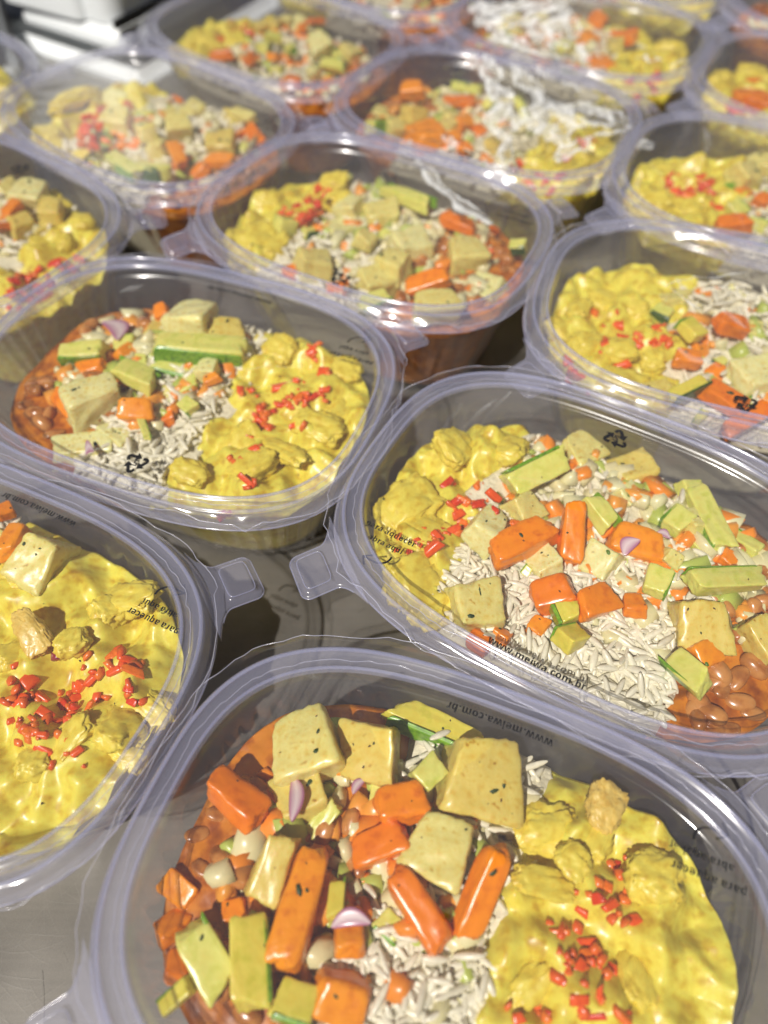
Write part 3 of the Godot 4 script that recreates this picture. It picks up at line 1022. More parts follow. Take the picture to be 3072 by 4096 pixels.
func leaf(v: PackedVector3Array, f: PackedInt32Array, at: Transform3D, size: float):
	# an irregular chopped leaf a fraction of a millimetre thick
	var n := rng.randi_range(4, 7)
	var first := v.size()
	var curl := rng.randf_range(-0.25, 0.25)
	var long := rng.randf_range(1.0, 2.2)
	v.append(at * Vector3(0, size * 0.12, 0))
	for k in n:
		var a := TAU * k / n + rng.randf_range(-0.3, 0.3)
		var r := size * rng.randf_range(0.55, 1.0) * 0.5
		v.append(at * Vector3(cos(a) * r * long, size * 0.06 + curl * r, sin(a) * r))
	for k in n:
		var a := TAU * k / n
		v.append(at * Vector3(cos(a) * size * 0.4 * long, -size * 0.06, sin(a) * size * 0.4))
	for k in n:
		var q := (k + 1) % n
		f.append_array([first, first + 1 + k, first + 1 + q])
		f.append_array([first + 1 + k, first + 1 + n + k, first + 1 + q, first + 1 + q, first + 1 + n + k, first + 1 + n + q])

func sprinkle(key: String):
	# chopped herbs and spice on the pieces, small vegetable crumbs between them
	var hv := PackedVector3Array(); var hf := PackedInt32Array()
	var bv := PackedVector3Array(); var bf := PackedInt32Array()
	var sv := PackedVector3Array(); var sf := PackedInt32Array()
	for t in tops.get(key, []):
		var tr: Transform3D = t[0]
		var size := tr.basis.get_scale()
		var cs: Array = corner_sets.get(t[1] + str(t[2]), [])
		var up := tr.basis.orthonormalized()
		var count: int = {"potato": 7, "carrot": 4, "zucchini": 3, "chicken": 1}[t[1]]
		count = int(count * clampf(size.x * size.z / 0.0004, 0.3, 1.6))
		for k in count:
			var p := Vector3(rng.randf_range(-0.38, 0.38), 0.5, rng.randf_range(-0.38, 0.38))
			if t[1] == "chicken": p.y = 0.52
			elif cs: p = bent(p, cs)
			var at := Transform3D(up * Basis(Vector3.UP, rng.randf() * TAU), tr * p)
			var big := rng.randf()
			if big < 0.5: leaf(sv, sf, at, rng.randf_range(0.0004, 0.0008))
			elif big < 0.8: leaf(hv, hf, at, rng.randf_range(0.0007, 0.0014))
			elif big < 0.93: leaf(hv, hf, at, rng.randf_range(0.0016, 0.0026))
			else: leaf(bv, bf, at, rng.randf_range(0.0015, 0.0035))
	var c: Dictionary = trays[key]
	var place := Transform3D(Basis(Vector3.UP, -c.turn), Vector3(c.x, LID_Y, c.z))
	var s := spec(key)
	for k in 40:
		var xi := float(c.curry) * rng.randf_range(-0.9, 0.95)
		var p := Vector3(xi * 0.078, 0, rng.randf_range(-0.9, 0.9) * 0.052 * pow(1.0 - pow(absf(xi), POWER), 1.0 / POWER))
		var kind := "curry" if xi * c.curry > s[0] else ("rice" if xi * c.curry > s[1] else "stew")
		p.y = food_y(key, kind, p.x, p.z) + 0.0004
		var at := place * Transform3D(Basis.from_euler(Vector3(rng.randfn(0, 0.3), rng.randf() * TAU, rng.randfn(0, 0.3))), p)
		if k % 2: leaf(sv, sf, at, rng.randf_range(0.0004, 0.0009))
		elif kind != "curry": leaf(hv, hf, at, rng.randf_range(0.001, 0.003))
	var tray: String = TRAYS[key]
	if hf.size(): tag(put("chopped_herbs", built(hv, hf), M.herb), "dark green chopped herbs sprinkled over the food in the " + tray, "herbs", "", "stuff")
	if bf.size(): tag(put("chopped_chives", built(bv, bf), M.herb_bright), "bright green chopped chives sprinkled over the food in the " + tray, "chives", "", "stuff")
	if sf.size(): tag(put("ground_spice", built(sv, sf), M.spice), "dark specks of ground spice over the food in the " + tray, "spice", "", "stuff")
	# crumbs
	var v := PackedVector3Array(); var f := PackedInt32Array(); var col := PackedColorArray()
	var palette := [Color(0.84, 0.27, 0.02), Color(0.74, 0.70, 0.40), Color(0.72, 0.66, 0.36), Color(0.45, 0.52, 0.10), Color(0.80, 0.33, 0.04), Color(0.74, 0.66, 0.36)]
	for k in ({"A": 170, "G": 300, "E": 170, "F": 200}.get(key, 110)):
		var xi := rng.randf_range(-0.85, s[0])
		var x: float = xi * c.curry * 0.078
		var z := rng.randf_range(-0.95, 0.6 if key != "G" or rng.randf() < 0.15 else 0.1) * 0.052 * pow(1.0 - pow(absf(xi), POWER), 1.0 / POWER)
		if key == "E" or key == "A": z *= rng.randf_range(0.6, 1.0)
		var kind := "rice" if xi > s[1] else "stew"
		var big := rng.randf_range(0.002, 0.0085)
		var cp := chunk_points(corners(k, 0.2), 0.16, 2, 0.0, k)
		var at := place * Transform3D(Basis.from_euler(Vector3(rng.randfn(0, 0.5), rng.randf() * TAU, rng.randfn(0, 0.5))).scaled_local(Vector3(big * rng.randf_range(1, 1.8), big * 0.7, big)), Vector3(x, food_y(key, kind, x, z) + big * 0.2, z))
		var first := v.size()
		var tint: Color = palette[rng.randi() % palette.size()]
		for p in cp[0]:
			v.append(at * p)
			col.append(tint)
		for i in cp[1]: f.append(i + first)
	# fine crumbs of red pepper gathered round the larger pieces
	var rv := PackedVector3Array(); var rf := PackedInt32Array(); var rc := PackedColorArray()
	for spot in reds.get(key, []):
		for n in rng.randi_range(1, 4):
			var at2: Vector2 = spot + Vector2(rng.randfn(0, 0.0032), rng.randfn(0, 0.0028))
			var kind2 := "curry" if at2.x / 0.0795 * c.curry > s[0] else "rice"
			var big2 := rng.randf_range(0.0012, 0.0030)
			var cp2 := chunk_points(corners(n + int(big2 * 1e5), 0.25), 0.2, 2, 0.0, n)
			var put2 := place * Transform3D(Basis.from_euler(Vector3(rng.randfn(0, 0.6), rng.randf() * TAU, rng.randfn(0, 0.6))).scaled_local(Vector3(big2 * rng.randf_range(1, 1.9), big2 * 0.8, big2)), Vector3(at2.x, food_y(key, kind2, at2.x, at2.y) + big2 * 0.15, at2.y))
			var first2 := rv.size()
			var red := Color(0.76, 0.10, 0.015).lerp(Color(0.82, 0.2, 0.02), rng.randf())
			for p in cp2[0]:
				rv.append(put2 * p)
				rc.append(red)
			for i in cp2[1]: rf.append(i + first2)
	if rf.size(): tag(put("red_pepper_crumbs", built(rv, rf, rc), M.bits), "fine orange red pepper crumbs round the larger pieces in the " + tray, "red pepper", "", "stuff")
	tag(put("vegetable_crumbs", built(v, f, col), M.bits), "small orange, green and pale vegetable crumbs between the pieces in the " + tray, "vegetables", "", "stuff")

func serve_all():
	serve("A", [
		["potato",-23.6,-64.9,7.5,10,20.4,20.4,17.4,0,"potato cube at bean end, web address side, nearest tray"],
		["potato",-5,-62.6,7.5,-8,21.1,21.1,17.9,0,"potato cube near beans, web address side, nearest tray"],
		["potato",30,-55.9,7.5,-12,22.3,22.3,18.9,0,"larger potato cube mid-tray, web address side, nearest tray"],
		["potato",16.8,-34.8,7.5,-28,18.1,18.1,15.4,0,"smaller potato cube mid-tray, web address side, nearest tray"],
		["potato",-26.4,-49.6,11,20,16.1,16.1,13.7,0,"potato cube at bean end, centre, nearest tray"],
		["potato",-32.7,-29.4,7.5,-108,19.6,10.7,8.6,0,"potato stick at bean end, centre, nearest tray"],
		["carrot",-44.8,-49.3,7.5,-35.9,22,11.3,9.1,0,"carrot stick at bean end, centre, nearest tray"],
		["carrot",-23.9,-20.5,7.5,-105,32.3,12.2,9.7,0,"larger carrot stick near beans, centre, nearest tray"],
		["carrot",5.4,-48.2,7.5,11.7,17.7,13.2,10.5,0,"carrot piece near beans, web address side, nearest tray"],
		["carrot",-0.6,-36.7,11,12.5,18.9,10,8,0,"smaller carrot stick near beans, centre, nearest tray"],
		["carrot",10,-20.1,7.5,-53.7,24.9,10.4,8.3,0,"smaller carrot stick mid-tray, centre, nearest tray"],
		["carrot",28.3,-23.8,7.5,-106,28.5,9.8,7.9,0,"larger carrot stick mid-tray, centre, nearest tray"],
		["carrot",-9.5,-14.5,11,-86.8,13.2,9.4,7.5,0,"carrot piece near beans, centre, nearest tray"],
		["carrot",-11.5,1.1,11,-20,15.9,14.3,10,0,"carrot piece near beans, recycling mark side, nearest tray"],
		["carrot",-61.1,-25,19.5,53.2,8.2,13.3,5.7,0,"largest carrot piece at bean end, recycling mark side, nearest tray"],
		["carrot",-58.1,-6.5,19.5,1.4,9.1,9.6,6.4,0,"second largest carrot piece at bean end, recycling mark side, nearest tray"],
		["carrot",26.6,-45.2,15.5,57.1,10,9,6.3,0,"carrot piece mid-tray, web address side, nearest tray"],
		["carrot",-61.7,-16.1,19.5,-50.3,7.2,10.2,5.1,0,"third largest carrot piece at bean end, recycling mark side, nearest tray"],
		["carrot",-43.4,-19.6,15.5,12.9,7.9,7.6,5.3,0,"fourth largest carrot piece at bean end, recycling mark side, nearest tray"],
		["zucchini",-36.2,-6.7,7.5,-81.3,23.4,11.4,9.1,1,"larger yellow long zucchini slice at bean end, recycling mark side, nearest tray"],
		["zucchini",-49.6,-8.6,11,-50.6,21,10.2,8.2,0,"long zucchini slice at bean end, recycling mark side, nearest tray"],
		["zucchini",19.1,-71.9,15.5,-21.4,37,10,8,1,"yellow long zucchini slice near beans, web address side, nearest tray"],
		["zucchini",13.9,-56.6,7.5,40,9.6,8.7,6.5,0,"smaller zucchini piece near beans, web address side, nearest tray"],
		["zucchini",-23.4,2.2,11,-14.8,12.6,11.3,8.5,1,"yellow zucchini piece near beans, recycling mark side, nearest tray"],
		["zucchini",-13.4,-22.7,11,-91.2,11.9,5,4,1,"yellow long zucchini slice near beans, centre, nearest tray"],
		["zucchini",-55.9,1,11,36.2,10.6,5.3,4,1,"smaller yellow long zucchini slice at bean end, recycling mark side, nearest tray"],
		["zucchini",1.9,-15.9,15.5,-39.1,8.5,7.7,5.8,0,"zucchini piece mid-tray, centre, nearest tray"],
		["zucchini",-18.8,-44.4,15.5,44.6,12.3,5.7,4.3,0,"long zucchini slice at bean end, centre, nearest tray"],
		["zucchini",0.4,-53.3,15.5,5.3,10.2,9.2,6.9,0,"larger zucchini piece near beans, web address side, nearest tray"],
		["onion",-26.9,-48.7,7.5,-79.1,16,5.6,4.5,0,"larger red onion sliver at bean end, centre, nearest tray"],
		["onion",-9.2,-16.5,7.5,5.6,12.4,5.2,4.1,0,"red onion sliver near beans, centre, nearest tray"],
		["onion",-44.4,-46.8,11,-42.7,11.6,2.7,2.1,0,"smaller red onion sliver at bean end, centre, nearest tray"],
		["onion",-8.1,-52.9,11,48.3,7,3.5,1,0,"red onion sliver near beans, web address side, nearest tray"],
		["chicken",67.5,-47.1,7.5,60,12.5,10,7,1,"browned curried chicken chunk near curry, web address side, nearest tray"],
		["chicken",55.5,-32,7.5,-50,10.7,8.5,6,0,"fourth largest curried chicken chunk near curry, web address side, nearest tray"],
		["chicken",48.2,-41.5,15.5,-2.7,18.4,14.7,10.3,0,"largest curried chicken chunk near curry, web address side, nearest tray"],
		["chicken",46.8,-26.5,11,-8.3,20,7.7,5.4,0,"third largest curried chicken chunk near curry, web address side, nearest tray"],
		["chicken",40.5,-0.6,15.5,34.7,17.6,8.4,5.9,0,"curried chicken chunk near curry, centre, nearest tray"],
		["chicken",71.2,-2.7,15.5,58.1,14,11.2,7.8,0,"curried chicken chunk at curry end, centre, nearest tray"],
		["chicken",79.8,-28.1,19.5,-15.6,16.6,13.3,9.3,0,"curried chicken chunk at curry end, web address side, nearest tray"],
		["chicken",63.3,-38.9,15.5,56.3,14,11.2,7.9,0,"second largest curried chicken chunk near curry, web address side, nearest tray"],
		["pepper",71.2,-32,7.5,51.5,4.1,3.3,2,0],
		["pepper",65.7,-26.1,7.5,-38.7,3.9,3.1,1.9,0],
		["pepper",61.5,-22.6,7.5,13.1,4.9,3.9,2.3,0],
		["pepper",65.4,-20.9,7.5,24.6,5.5,4.4,2.6,0],
		["pepper",72.1,-23.8,7.5,53.1,5.2,4.2,2.5,0],
		["pepper",72.1,-17.5,7.5,19.9,4.8,3.8,2.3,0],
		["pepper",57.5,-19.8,7.5,-44,4.5,3.6,2.2,0],
		["pepper",50.2,-14.2,7.5,-0.3,7.6,3.1,1.9,0],
		["pepper",58.1,-12,7.5,-0.8,6.9,3.1,1.8,0],
		["pepper",57.9,-7.3,7.5,0,4.7,3.7,2.2,0],
		["pepper",54.6,-5.7,7.5,55,4.9,4,2.4,0],
		["pepper",64.4,-5.7,7.5,-18,3.1,4.2,1.9,0],
		["pepper",48.5,-2.6,7.5,-33.1,3.4,3.7,2,0],
		["pepper",52.1,1.9,7.5,2.7,4.8,3.9,2.3,0],
		["pepper",36,5.6,7.5,16.9,5.4,4.3,2.6,0],
		["pepper",44.4,5.4,7.5,52.7,4.2,3.3,2,0],
		["pepper",55.8,5.3,7.5,9.8,6.6,2.4,1.4,0],
		["pepper",63.6,5.1,7.5,-27.9,5.4,4.3,2.6,0],
		["pepper",58.2,1.4,7.5,51.6,7.3,2,1.2,0],
		["pepper",57,-9.4,7.5,-1,3.7,3,1.8,0],
		["bean",-58.3,-40.8,19.5,21.1,8.5,5.3,2.9,0,"largest brown bean at bean end, centre, nearest tray"],
		["bean",-52.9,-46.6,19.5,-2.9,7.8,4.9,2.7,0,"third largest brown bean at bean end, centre, nearest tray"],
		["bean",-55.3,-31.1,19.5,-34,8.3,5.1,2.8,0,"second largest brown bean at bean end, centre, nearest tray"],
		["bean",-48.4,-35.9,19.5,23.1,7.6,4.7,2.6,0,"fourth largest brown bean at bean end, centre, nearest tray"],
	])
	serve("G", [
		["potato",38.9,-149,7.5,-25,15.3,15.3,13,0,"larger potato cube near curry, centre, bare rice tray"],
		["potato",34.2,-116,7.5,8,19,19,16.2,0,"potato cube near curry, web address side, bare rice tray"],
		["potato",114,-108,7.5,4,19.2,19.2,16.3,0,"larger potato cube at bean end, centre, bare rice tray"],
		["potato",134,-104,11,30,15.6,15.6,13.3,0,"smaller potato cube at bean end, centre, bare rice tray"],
		["potato",84.5,-192,15.5,30,16.5,16.5,14,0,"potato cube near curry, recycling mark side, bare rice tray"],
		["potato",105,-181,15.5,15,17.4,17.4,14.8,0,"larger potato cube mid-tray, recycling mark side, bare rice tray"],
		["potato",56.7,-160,11,40,12.3,12.3,10.5,0,"smaller potato cube near curry, centre, bare rice tray"],
		["potato",60.8,-133,11,20,11.6,11.6,9.9,0,"smaller potato cube mid-tray, centre, bare rice tray"],
		["potato",82.4,-136,11,50,12.8,12.8,10.9,0,"larger potato cube mid-tray, centre, bare rice tray"],
		["potato",100,-169,15.5,32.5,10.9,10.9,9.3,0,"smaller potato cube mid-tray, recycling mark side, bare rice tray"],
		["potato",109,-136,11,-37.1,7.8,7.8,6.6,0,"potato cube near beans, centre, bare rice tray"],
		["potato",123,-153,11,20,12.7,12.7,10.8,0,"potato cube near beans, recycling mark side, bare rice tray"],
		["carrot",51.2,-142,7.5,28.7,34.5,12.9,10.3,0,"carrot stick near curry, centre, bare rice tray"],
		["carrot",72.1,-145,7.5,-99.8,25.8,10.1,8.1,0,"carrot stick mid-tray, centre, bare rice tray"],
		["carrot",61.1,-120,7.5,10,16.5,14.9,10.4,0,"largest carrot piece mid-tray, web address side, bare rice tray"],
		["carrot",76,-116,7.5,20,15.9,11.5,8.1,0,"middle-sized carrot piece mid-tray, web address side, bare rice tray"],
		["carrot",90.1,-116,11,-4.8,9.6,8.7,6.1,0,"carrot piece near beans, centre, bare rice tray"],
		["carrot",97,-144,11,-19.4,24.1,12.5,10,0,"larger carrot stick near beans, centre, bare rice tray"],
		["carrot",109,-131,15.5,-16.6,17.9,6.3,4.4,0,"smaller carrot stick near beans, centre, bare rice tray"],
		["carrot",34.2,-104,15.5,-39.5,9,8.1,5.7,0,"larger carrot piece near curry, web address side, bare rice tray"],
		["carrot",42.3,-106,15.5,-33.4,6.9,6.2,4.3,0,"smaller carrot piece near curry, web address side, bare rice tray"],
		["carrot",56.1,-110,15.5,55.5,7.5,6.7,4.7,0,"smallest carrot piece mid-tray, web address side, bare rice tray"],
		["carrot",112,-97.6,11,30,11.3,10.1,7.1,0,"carrot piece at bean end, web address side, bare rice tray"],
		["carrot",73.3,-180,15.5,30,14.8,5.1,3.5,0,"carrot stick near curry, recycling mark side, bare rice tray"],
		["carrot",133,-138,15.5,46.1,8,7.2,5,0,"carrot piece at bean end, recycling mark side, bare rice tray"],
		["carrot",131,-169,19.5,-14.1,11.1,6.4,4.5,0,"carrot stick near beans, recycling mark side, bare rice tray"],
		["zucchini",62,-176,7.5,30,27.5,11.4,9.1,0,"long zucchini slice near curry, recycling mark side, bare rice tray"],
		["zucchini",84.3,-154,7.5,-55.2,15.3,8.6,6.9,0,"zucchini piece mid-tray, recycling mark side, bare rice tray"],
		["zucchini",115,-153,11,40,11.6,10.4,7.8,0,"larger zucchini piece near beans, recycling mark side, bare rice tray"],
		["zucchini",128,-154,11,-82.6,28.2,9.8,7.9,0,"larger long zucchini slice near beans, recycling mark side, bare rice tray"],
		["zucchini",141,-145,15.5,-54.3,13.4,6.9,5.5,0,"long zucchini slice at bean end, recycling mark side, bare rice tray"],
		["zucchini",125,-125,7.5,7.2,29.7,9.2,7.3,0,"long zucchini slice at bean end, centre, bare rice tray"],
		["zucchini",99.8,-124,7.5,60,10.2,9.2,6.9,0,"zucchini piece near beans, centre, bare rice tray"],
		["zucchini",64.5,-111,7.5,-75,8.3,9.3,6.3,1,"smaller yellow zucchini piece mid-tray, web address side, bare rice tray"],
		["zucchini",64.7,-102,7.5,28.7,10.2,9.2,6.9,1,"larger yellow zucchini piece mid-tray, web address side, bare rice tray"],
		["zucchini",102,-90.1,7.5,-54.7,18.6,9,7.2,0,"long zucchini slice at bean end, web address side, bare rice tray"],
		["zucchini",123,-144,15.5,-55,12.7,6.7,5,0,"smaller long zucchini slice near beans, recycling mark side, bare rice tray"],
		["zucchini",54.2,-132,15.5,49.8,4.5,4,3,0,"zucchini piece near curry, web address side, bare rice tray"],
		["zucchini",126,-171,15.5,4.5,9.8,8.8,6.6,0,"smaller zucchini piece near beans, recycling mark side, bare rice tray"],
		["onion",91.9,-138,7.5,38.4,9.4,6.4,1.9,0,"red onion sliver mid-tray, centre, bare rice tray"],
		["onion",107,-145,11,-26.9,6.8,4.4,1.3,0,"red onion sliver near beans, recycling mark side, bare rice tray"],
		["bean",123,-90.6,11,30,12.1,7.5,4.1,0,"largest brown bean at bean end, web address side, bare rice tray"],
		["bean",126,-78.8,11,-14.9,9.8,6.1,3.3,0,"seventh largest brown bean at bean end, web address side, bare rice tray"],
		["bean",112,-74.8,15.5,-18.2,10.8,6.7,3.7,0,"fifth largest brown bean at bean end, web address side, bare rice tray"],
		["bean",106,-79.3,15.5,56.7,11,6.8,3.7,0,"fourth largest brown bean at bean end, web address side, bare rice tray"],
		["bean",122,-82.4,15.5,-8.5,11,6.9,3.8,0,"third largest brown bean at bean end, web address side, bare rice tray"],
		["bean",116,-73.4,15.5,-0,10.8,6.7,3.7,0,"sixth largest brown bean at bean end, web address side, bare rice tray"],
		["bean",117,-87.6,15.5,54.7,11.2,6.9,3.8,0,"second largest brown bean at bean end, web address side, bare rice tray"],
		["chicken",13,-128,11,20,25.2,20.1,14.1,0,"largest curried chicken chunk at curry end, web address side, bare rice tray"],
		["chicken",15.5,-150,15.5,48.4,18.7,14.9,10.4,0,"second largest curried chicken chunk at curry end, web address side, bare rice tray"],
		["chicken",10.2,-126,15.5,-12.6,16.6,13.2,9.3,0,"third largest curried chicken chunk at curry end, web address side, bare rice tray"],
		["chicken",17.1,-118,15.5,-23.1,16.3,13,9.1,0,"fourth largest curried chicken chunk at curry end, web address side, bare rice tray"],
		["chicken",9,-163,11,36.8,23.7,18.9,13.3,0,"curried chicken chunk at curry end, centre, bare rice tray"],
		["chicken",29.4,-191,15.5,-47.1,18.9,15.2,10.6,0,"larger curried chicken chunk at curry end, recycling mark side, bare rice tray"],
		["chicken",51.6,-192,11,-12.9,17.5,14,9.8,0,"smaller curried chicken chunk at curry end, recycling mark side, bare rice tray"],
		["pepper",26,-173,7.5,45.2,6,4.8,2.9,0],
		["pepper",39,-175,11,50.1,6,4.8,2.9,0],
		["pepper",31.9,-163,7.5,-32,7,5.6,3.4,0],
		["pepper",34.4,-166,7.5,-50.6,5.9,4.7,2.8,0],
		["pepper",29.3,-158,7.5,34.5,6.4,5.1,3.1,0],
		["pepper",37.6,-161,7.5,14.6,5.2,4.2,2.5,0],
		["pepper",42.8,-161,7.5,-31.5,5.8,4.6,2.8,0],
		["pepper",18.6,-151,7.5,0.7,5.1,4.1,2.5,0],
		["pepper",20.4,-145,7.5,-51.4,5.6,4.5,2.7,0],
		["pepper",22.5,-149,7.5,24,5.1,4.1,2.4,0],
		["pepper",15.1,-149,7.5,3.2,4.5,3.6,2.2,0],
		["pepper",26.5,-149,7.5,24.6,5.7,4.5,2.7,0],
		["pepper",13.3,-143,7.5,-49.4,5,4,2.4,0],
		["pepper",18.2,-139,7.5,17.4,7.8,6.3,3.8,0],
		["pepper",31.5,-156,7.5,-15.6,4.6,3.7,2.2,1],
		["pepper",50.2,-148,7.5,-0.1,4.5,3.6,2.2,1],
		["pepper",9.3,-140,7.5,-19.7,4.5,3.6,2.1,0],
		["pepper",2.8,-130,7.5,16.1,3.8,7,2.3,1],
		["pepper",28.3,-162,7.5,8.2,5.8,4.7,2.8,0],
		["pepper",39.2,-166,7.5,14.1,4.1,3.3,2,0],
		["pepper",42.8,-154,7.5,-52.4,4.6,3.7,2.2,0],
	])
	serve("E", [
		["potato",-91.8,-268,7.5,-20,20.8,20.8,17.7,0,"larger potato cube near beans, web address side, long zucchini tray"],
		["potato",-129,-218,7.5,-60,20.7,25.3,17.6,0,"larger potato cube near beans, recycling mark side, long zucchini tray"],
		["potato",-75.3,-263,11,15,17.1,13.1,11.2,0,"potato cube mid-tray, web address side, long zucchini tray"],
		["potato",-131,-194,15.5,5,28.4,14.1,11.9,0,"potato stick near beans, recycling mark side, long zucchini tray"],
		["potato",-117,-200,15.5,-33,17.7,10.7,9.1,0,"smaller potato cube near beans, recycling mark side, long zucchini tray"],
		["potato",-99.7,-226,15.5,-51.4,9.9,9.9,8.4,0,"larger potato cube mid-tray, centre, long zucchini tray"],
		["potato",-80.5,-236,11,-14,9.3,9.3,7.9,0,"smaller potato cube mid-tray, centre, long zucchini tray"],
		["potato",-109,-265,15.5,-2.3,14.9,14.9,12.6,0,"smaller potato cube near beans, web address side, long zucchini tray"],
		["zucchini",-85.7,-248,7.5,-2.1,45.2,14.2,11.3,0,"long zucchini slice mid-tray, web address side, long zucchini tray"],
		["zucchini",-113,-230,7.5,-20.3,23.1,10.9,8.7,0,"long zucchini slice near beans, centre, long zucchini tray"],
		["zucchini",-142,-248,11,2.3,22.4,10.1,8.1,0,"long zucchini slice at bean end, centre, long zucchini tray"],
		["zucchini",-96.4,-240,15.5,-8.6,22.2,9.5,7.6,0,"long zucchini slice mid-tray, centre, long zucchini tray"],
		["zucchini",-85.6,-213,11,-46.5,7.8,7.1,5.3,0,"smaller zucchini piece mid-tray, centre, long zucchini tray"],
		["zucchini",-90,-230,15.5,20.1,11.7,10.5,7.9,0,"larger zucchini piece mid-tray, centre, long zucchini tray"],
		["zucchini",-103,-200,11,-65.9,14.2,3.8,3.1,0,"long zucchini slice mid-tray, recycling mark side, long zucchini tray"],
		["zucchini",-115,-245,15.5,-1.5,7.2,6.5,4.9,0,"zucchini piece near beans, centre, long zucchini tray"],
		["zucchini",-125,-258,15.5,0,9.8,8.8,6.6,0,"zucchini piece at bean end, web address side, long zucchini tray"],
		["carrot",-107,-209,7.5,5.4,16.3,10.5,8.4,0,"larger carrot piece mid-tray, recycling mark side, long zucchini tray"],
		["carrot",-109,-276,11,11.7,9.4,8.4,5.9,0,"larger carrot piece near beans, web address side, long zucchini tray"],
		["carrot",-123,-252,15.5,52.2,11.5,10.4,7.3,0,"carrot piece at bean end, centre, long zucchini tray"],
		["carrot",-141,-241,15.5,12.4,23.7,8.9,7.1,0,"carrot stick at bean end, centre, long zucchini tray"],
		["carrot",-142,-215,11,-47.9,16.5,7.9,6.3,0,"carrot stick at bean end, recycling mark side, long zucchini tray"],
		["carrot",-96.9,-210,15.5,10.7,9,8.1,5.7,0,"smaller carrot piece mid-tray, recycling mark side, long zucchini tray"],
		["carrot",-78.1,-229,11,21.5,8.8,4.6,3.7,0,"carrot stick mid-tray, centre, long zucchini tray"],
		["carrot",-86.3,-273,19.5,-48.8,6.3,5.7,4,0,"smaller carrot piece near beans, web address side, long zucchini tray"],
		["onion",-129,-262,11,-42.4,13.4,11.8,3.5,0,"red onion sliver at bean end, web address side, long zucchini tray"],
		["onion",-123,-187,11,23.3,4.3,10.2,1.3,0,"red onion sliver near beans, recycling mark side, long zucchini tray"],
		["bean",-154,-210,15.5,-21.3,11.3,7,3.8,0,"largest brown bean at bean end, recycling mark side, long zucchini tray"],
		["bean",-145,-203,15.5,30.6,10,6.2,3.4,0,"fourth largest brown bean at bean end, recycling mark side, long zucchini tray"],
		["bean",-152,-197,15.5,1.3,9.9,6.1,3.4,0,"fifth largest brown bean at bean end, recycling mark side, long zucchini tray"],
		["bean",-145,-218,15.5,-14.4,10.3,6.4,3.5,0,"third largest brown bean at bean end, recycling mark side, long zucchini tray"],
		["bean",-163,-221,19.5,28.7,10.5,6.5,3.6,0,"second largest brown bean at bean end, recycling mark side, long zucchini tray"],
		["chicken",-49.3,-253,11,-38,16.8,13.5,9.4,0,"curried chicken chunk near curry, web address side, long zucchini tray"],
		["chicken",-29.7,-205,11,-25.8,19.9,15.9,11.1,0,"curried chicken chunk at curry end, centre, long zucchini tray"],
		["chicken",-80.6,-177,7.5,-25,13.4,10.8,7.5,0,"smaller curried chicken chunk near curry, recycling mark side, long zucchini tray"],
		["chicken",-42.9,-190,11,-40,21.5,10.1,7.1,0,"smaller curried chicken chunk at curry end, recycling mark side, long zucchini tray"],
		["chicken",-17.7,-239,11,-10.2,15.3,12.2,8.5,0,"smaller curried chicken chunk at curry end, web address side, long zucchini tray"],
		["chicken",-55.5,-182,15.5,48.9,21.4,17.1,12,0,"larger curried chicken chunk at curry end, recycling mark side, long zucchini tray"],
		["chicken",-20.5,-218,15.5,37.5,19.4,15.6,10.9,0,"larger curried chicken chunk at curry end, web address side, long zucchini tray"],
		["chicken",-61.6,-197,15.5,38.6,17.6,14.1,9.9,0,"larger curried chicken chunk near curry, recycling mark side, long zucchini tray"],
		["pepper",-34.3,-249,7.5,15.7,7.1,5.7,3.4,0],
		["pepper",-64.7,-224,7.5,-59,4.5,3.6,2.2,0],
		["pepper",-60.7,-226,7.5,-25.7,5.1,4.1,2.5,0],
		["pepper",-48.1,-228,7.5,0.2,6.8,5.5,3.3,0],
		["pepper",-40.6,-233,11,47.8,5.2,4.2,2.5,0],
		["pepper",-28.2,-234,7.5,-16.3,5.2,9.1,3.1,0],
		["pepper",-26.9,-223,7.5,6.1,5.6,4.5,2.7,0],
		["pepper",-55.8,-216,7.5,41.8,5,4,2.4,0],
		["pepper",-55.2,-210,7.5,-19,5,4,2.4,0],
		["pepper",-58.8,-203,7.5,29.8,4.9,3.9,2.4,0],
		["pepper",-61,-199,7.5,11.4,5.4,3.5,2.1,0],
		["pepper",-51.6,-207,7.5,3,5.5,4.4,2.6,0],
		["pepper",-49,-215,7.5,15.6,5.6,4.5,2.7,0],
		["pepper",-45.9,-218,7.5,-1.8,5,4,2.4,0],
		["pepper",-42.4,-216,7.5,-46.4,5,4,2.4,0],
		["pepper",-38,-218,7.5,47.6,5,4,2.4,0],
		["pepper",-34.7,-218,7.5,56.4,5,4,2.4,0],
		["pepper",-31.4,-220,7.5,40,5.1,4,2.4,0],
		["pepper",-57.2,-209,7.5,-17.5,5,4,2.4,0],
		["pepper",-38.7,-204,7.5,16.1,4.9,3.9,2.4,0],
		["pepper",-54.5,-189,7.5,32.5,5.3,4.2,2.5,0],
		["pepper",-62.2,-182,7.5,-52.5,4.2,3.3,2,1],
		["pepper",-54.9,-178,7.5,34.7,6.2,5,3,0],
		["pepper",-55.4,-169,7.5,-49.8,7.1,4.1,2.5,0],
		["pepper",-65,-161,7.5,52.8,7,4,2.4,0],
		["pepper",-53.8,-213,7.5,-31,4.4,3.6,2.1,0],
		["pepper",-49.5,-203,7.5,55.6,3.8,3,1.8,0],
	])
